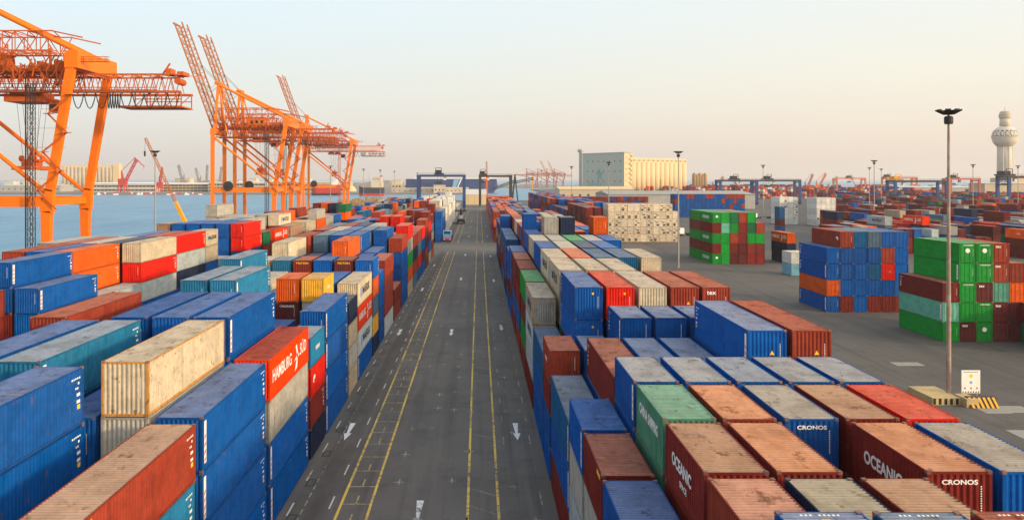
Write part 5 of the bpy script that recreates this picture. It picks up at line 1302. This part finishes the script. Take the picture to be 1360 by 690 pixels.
# vehicle carrier: long blue box
xa, xb_, zc_ = X(539, 1500), X(661, 1500), 1500; t = empty('vehicle_carrier', (xa, zc_, -2.2), 'long blue vehicle carrier with pale diagonal band across the road end', 'ship')
Lh = xb_-xa; mb = MB(); top = H(237.5, 1500)+2.2
mb.poly([(0,0,0),(Lh-8,0,0),(Lh,4,top*.45),(Lh-2,4,top),(0,0,top)]); mb.poly([(0,30,top),(Lh-2,26,top),(Lh,26,top*.45),(Lh-8,30,0),(0,30,0)])
mb.poly([(0,30,0),(0,0,0),(0,0,top),(0,30,top)]); mb.poly([(Lh-8,0,0),(Lh-8,30,0),(Lh,26,top*.45),(Lh,4,top*.45)]); mb.poly([(Lh,4,top*.45),(Lh,26,top*.45),(Lh-2,26,top),(Lh-2,4,top)]); mb.poly([(0,0,top),(Lh-2,4,top),(Lh-2,26,top),(0,30,top)])
mb.build('hull', M['hullblue'], t)
fx = X(600,1500)-xa
MB().poly([(fx,-.15,top*.30),(fx+7,-.15,top*.30),(fx+15,-.15,top*.97),(fx+4,-.15,top*.97)]).build('diagonal_band', M['ltblue'], t)
MB().poly([(fx+9,-.15,top*.30),(fx+11,-.15,top*.30),(fx+19,-.15,top*.97),(fx+16.5,-.15,top*.97)]).build('diagonal_line', M['white'], t)
w = MB(); w.box(Lh*.08,Lh*.98,2,28,top,top+1.4); w.build('upper_deck', M['white'], t); MB().box(Lh*.86,Lh*.93,6,24,top+1.4,top+6).build('bridge', M['white'], t)
for i in range(16):   # small craft and lighters moored along the far shore
    u = 120+i*9.6+rr.uniform(-2,2)
    if 155 < u < 178 or 207 < u < 220: u += 14
    zz = 1330; L_ = rr.uniform(5,9)
    b_ = empty('moored_boat', (X(u, zz), zz, -2.2), f'small {"red" if i%2==0 else "white"} boat moored on the far shore, {ORD[i]} from the left', 'boat', 'small boats along the far shore')
    mb = MB(); mb.poly([(0,-1.5,.0),(L_,-1.2,0),(L_+1.4,0,1.9),(0,-1.8,1.7)]); mb.poly([(0,1.8,1.7),(L_+1.4,0,1.9),(L_,1.2,0),(0,1.5,0)]); mb.poly([(0,-1.8,1.7),(L_+1.4,0,1.9),(0,1.8,1.7)]); mb.poly([(0,1.5,0),(0,-1.5,0),(0,-1.8,1.7),(0,1.8,1.7)]); mb.poly([(0,-1.5,0),(0,1.5,0),(L_,1.2,0),(L_,-1.2,0)])
    mb.build('hull', M['hullred'] if i % 2 == 0 else M['white'], b_); MB().box(L_*.2,L_*.55,-1,1,1.75,3.9).build('cabin', M['white'] if i % 3 else M['hullred'], b_)

# ------------------------------------------------------------------ vehicles
def truck(loc, rz, label, cabm, boxc=None, boxm=None, group='container trucks', tank=False):
    t = empty('container_truck', loc, label, 'truck', group, rz)
    c = MB(); c.poly([(-1.2,-.9,.9),(-1.2,-1.1,2.2),(-1.2,-.6,3.2),(-1.2,1.1,3.3),(-1.2,1.1,.9)][::-1]); c.poly([(1.2,-.9,.9),(1.2,-1.1,2.2),(1.2,-.6,3.2),(1.2,1.1,3.3),(1.2,1.1,.9)])
    c.quad((-1.2,-.9,.9),(1.2,-.9,.9),(1.2,-1.1,2.2),(-1.2,-1.1,2.2)); c.quad((-1.2,-1.1,2.2),(1.2,-1.1,2.2),(1.2,-.6,3.2),(-1.2,-.6,3.2)); c.quad((-1.2,-.6,3.2),(1.2,-.6,3.2),(1.2,1.1,3.3),(-1.2,1.1,3.3)); c.quad((1.2,1.1,.9),(-1.2,1.1,.9),(-1.2,1.1,3.3),(1.2,1.1,3.3))
    cab = c.build('cab', cabm, t)
    MB().poly([(-1.05,-1.09,2.25),(1.05,-1.09,2.25),(1.0,-.66,3.12),(-1.0,-.66,3.12)]).build('windscreen', M['glass'], cab)
    MB().box(-1.15,1.15,-1.25,-.95,.45,.95).build('bumper', M['redpaint'], cab)
    for sx in (-.85,.85): MB().box(sx-.2,sx+.2,-1.28,-1.26,.6,.8).build('headlight', M['white'], cab)
    MB().box(-.45,.45,1.1,13.4,.95,1.25).build('chassis', M['dark'], t)
    for y_ in (.2,3.4,10.4,11.7,13.0):
        for sx in (-1,1): MB().tube((sx*1.0-.18,y_,.52),(sx*1.0+.18,y_,.52),.52,n=12).build('wheel', M['rubber'], t)
    return t
tk = truck((-12.15,304,0), 0, 'white and red truck with blue cab parked left of the cross aisle', M['ltblue']); tk.scale = (1.3,1.3,1.3)
truck((X(1010,470),480,0), -1.2, 'white truck beside the green and maroon stack, in the far lane', M['white'])
truck((X(908,330),335,0), -1.35, 'white truck between the cream reefers and the maroon stack', M['white'])
z = 425; t = empty('reach_stacker', (X(612, z), z, 0), 'black reach stacker machine standing on the road by the blue gantry', 'reach stacker')
MB().box(-1.8,1.8,0,7,1,2.6).build('chassis', M['dark'], t); MB().box(-1.0,1.0,2.5,4.5,2.6,4.6).build('cab', M['white'], t); MB().bar((0,7,2.8),(0,-3.5,8),.9).build('boom', M['dark'], t); MB().box(-3.1,3.1,-4.4,-3.2,6.8,7.6).build('spreader', M['dark'], t); 
MB().bar((-4.2,1,.3),(1,-3,.3),.6).build('outrigger', M['dark'], t)
for sx in (-1.7,1.7):
    for y_ in (1,6): MB().tube((sx-.4,y_,.9),(sx+.4,y_,.9),.9,n=12).build('wheel', M['rubber'], t)
# cargo laid out at the quay end: many crates and timber bundles
cr = MB(); rr = random.Random(12)
for i in range(150):
    zz = rr.uniform(640, 890); x0 = rr.uniform(-138, -62); w_ = rr.uniform(1.5,5); d_ = rr.uniform(2,6); h_ = rr.uniform(1,4.5); cr.box(x0,x0+w_,zz,zz+d_,0.0,h_)
tag(cr.build('timber_cargo', M['timber']), 'brown crates and timber bundles spread over the far quay end', kind='stuff')
# cream wall of stacked boxes closing the road end
t = empty('storage_shed', (-12.5, 742, 0), 'cream and grey low storage shed closing the end of the road', 'shed')
MB().box(0,19.5,0,12,0,9.5).build('wall', M['cream'], t); MB().poly([(-.3,-.3,9.5),(19.8,-.3,9.5),(19.8,14,14.5),(-.3,14,14.5)]).build('roof', M['palegrey'], t)
w = MB()
for i in range(3): w.box(2.5+i*6,2.6+i*6,-.06,-.01,.5,9)
w.build('door_gap', M['dark'], t)
# grey concrete blocks beside quay crane
# small silo cluster right of big silo
z = 1300; t = empty('cement_silo', (X(922, z), z, 0), 'group of brown cement silo towers right of grain silo', 'silo')
for i in range(5): MB().lathe([(3.4,0),(3.4,H(232+(i%2)*1.5,z)),(1,H(231+(i%2)*1.5,z)+2)], 14, (i*4.4,0,0)).build('bin', M['timber'], t, smooth=True)

# ------------------------------------------------------------------ haze
hz = MB().box(-6500, 6500, -320, 12000, -7.5, 165).build('haze', None)
hm = bpy.data.materials.new('haze'); hm.use_nodes = True; n_ = hm.node_tree.nodes; n_.remove(n_['Principled BSDF'])
pv = n_.new('ShaderNodeVolumePrincipled'); pv.inputs['Color'].default_value = (0.93,0.92,0.91,1); pv.inputs['Density'].default_value = 0.00009; pv.inputs['Anisotropy'].default_value = .2
hm.node_tree.links.new(pv.outputs[0], n_['Material Output'].inputs['Volume']); hz.data.materials.append(hm); hz['kind'] = 'stuff'
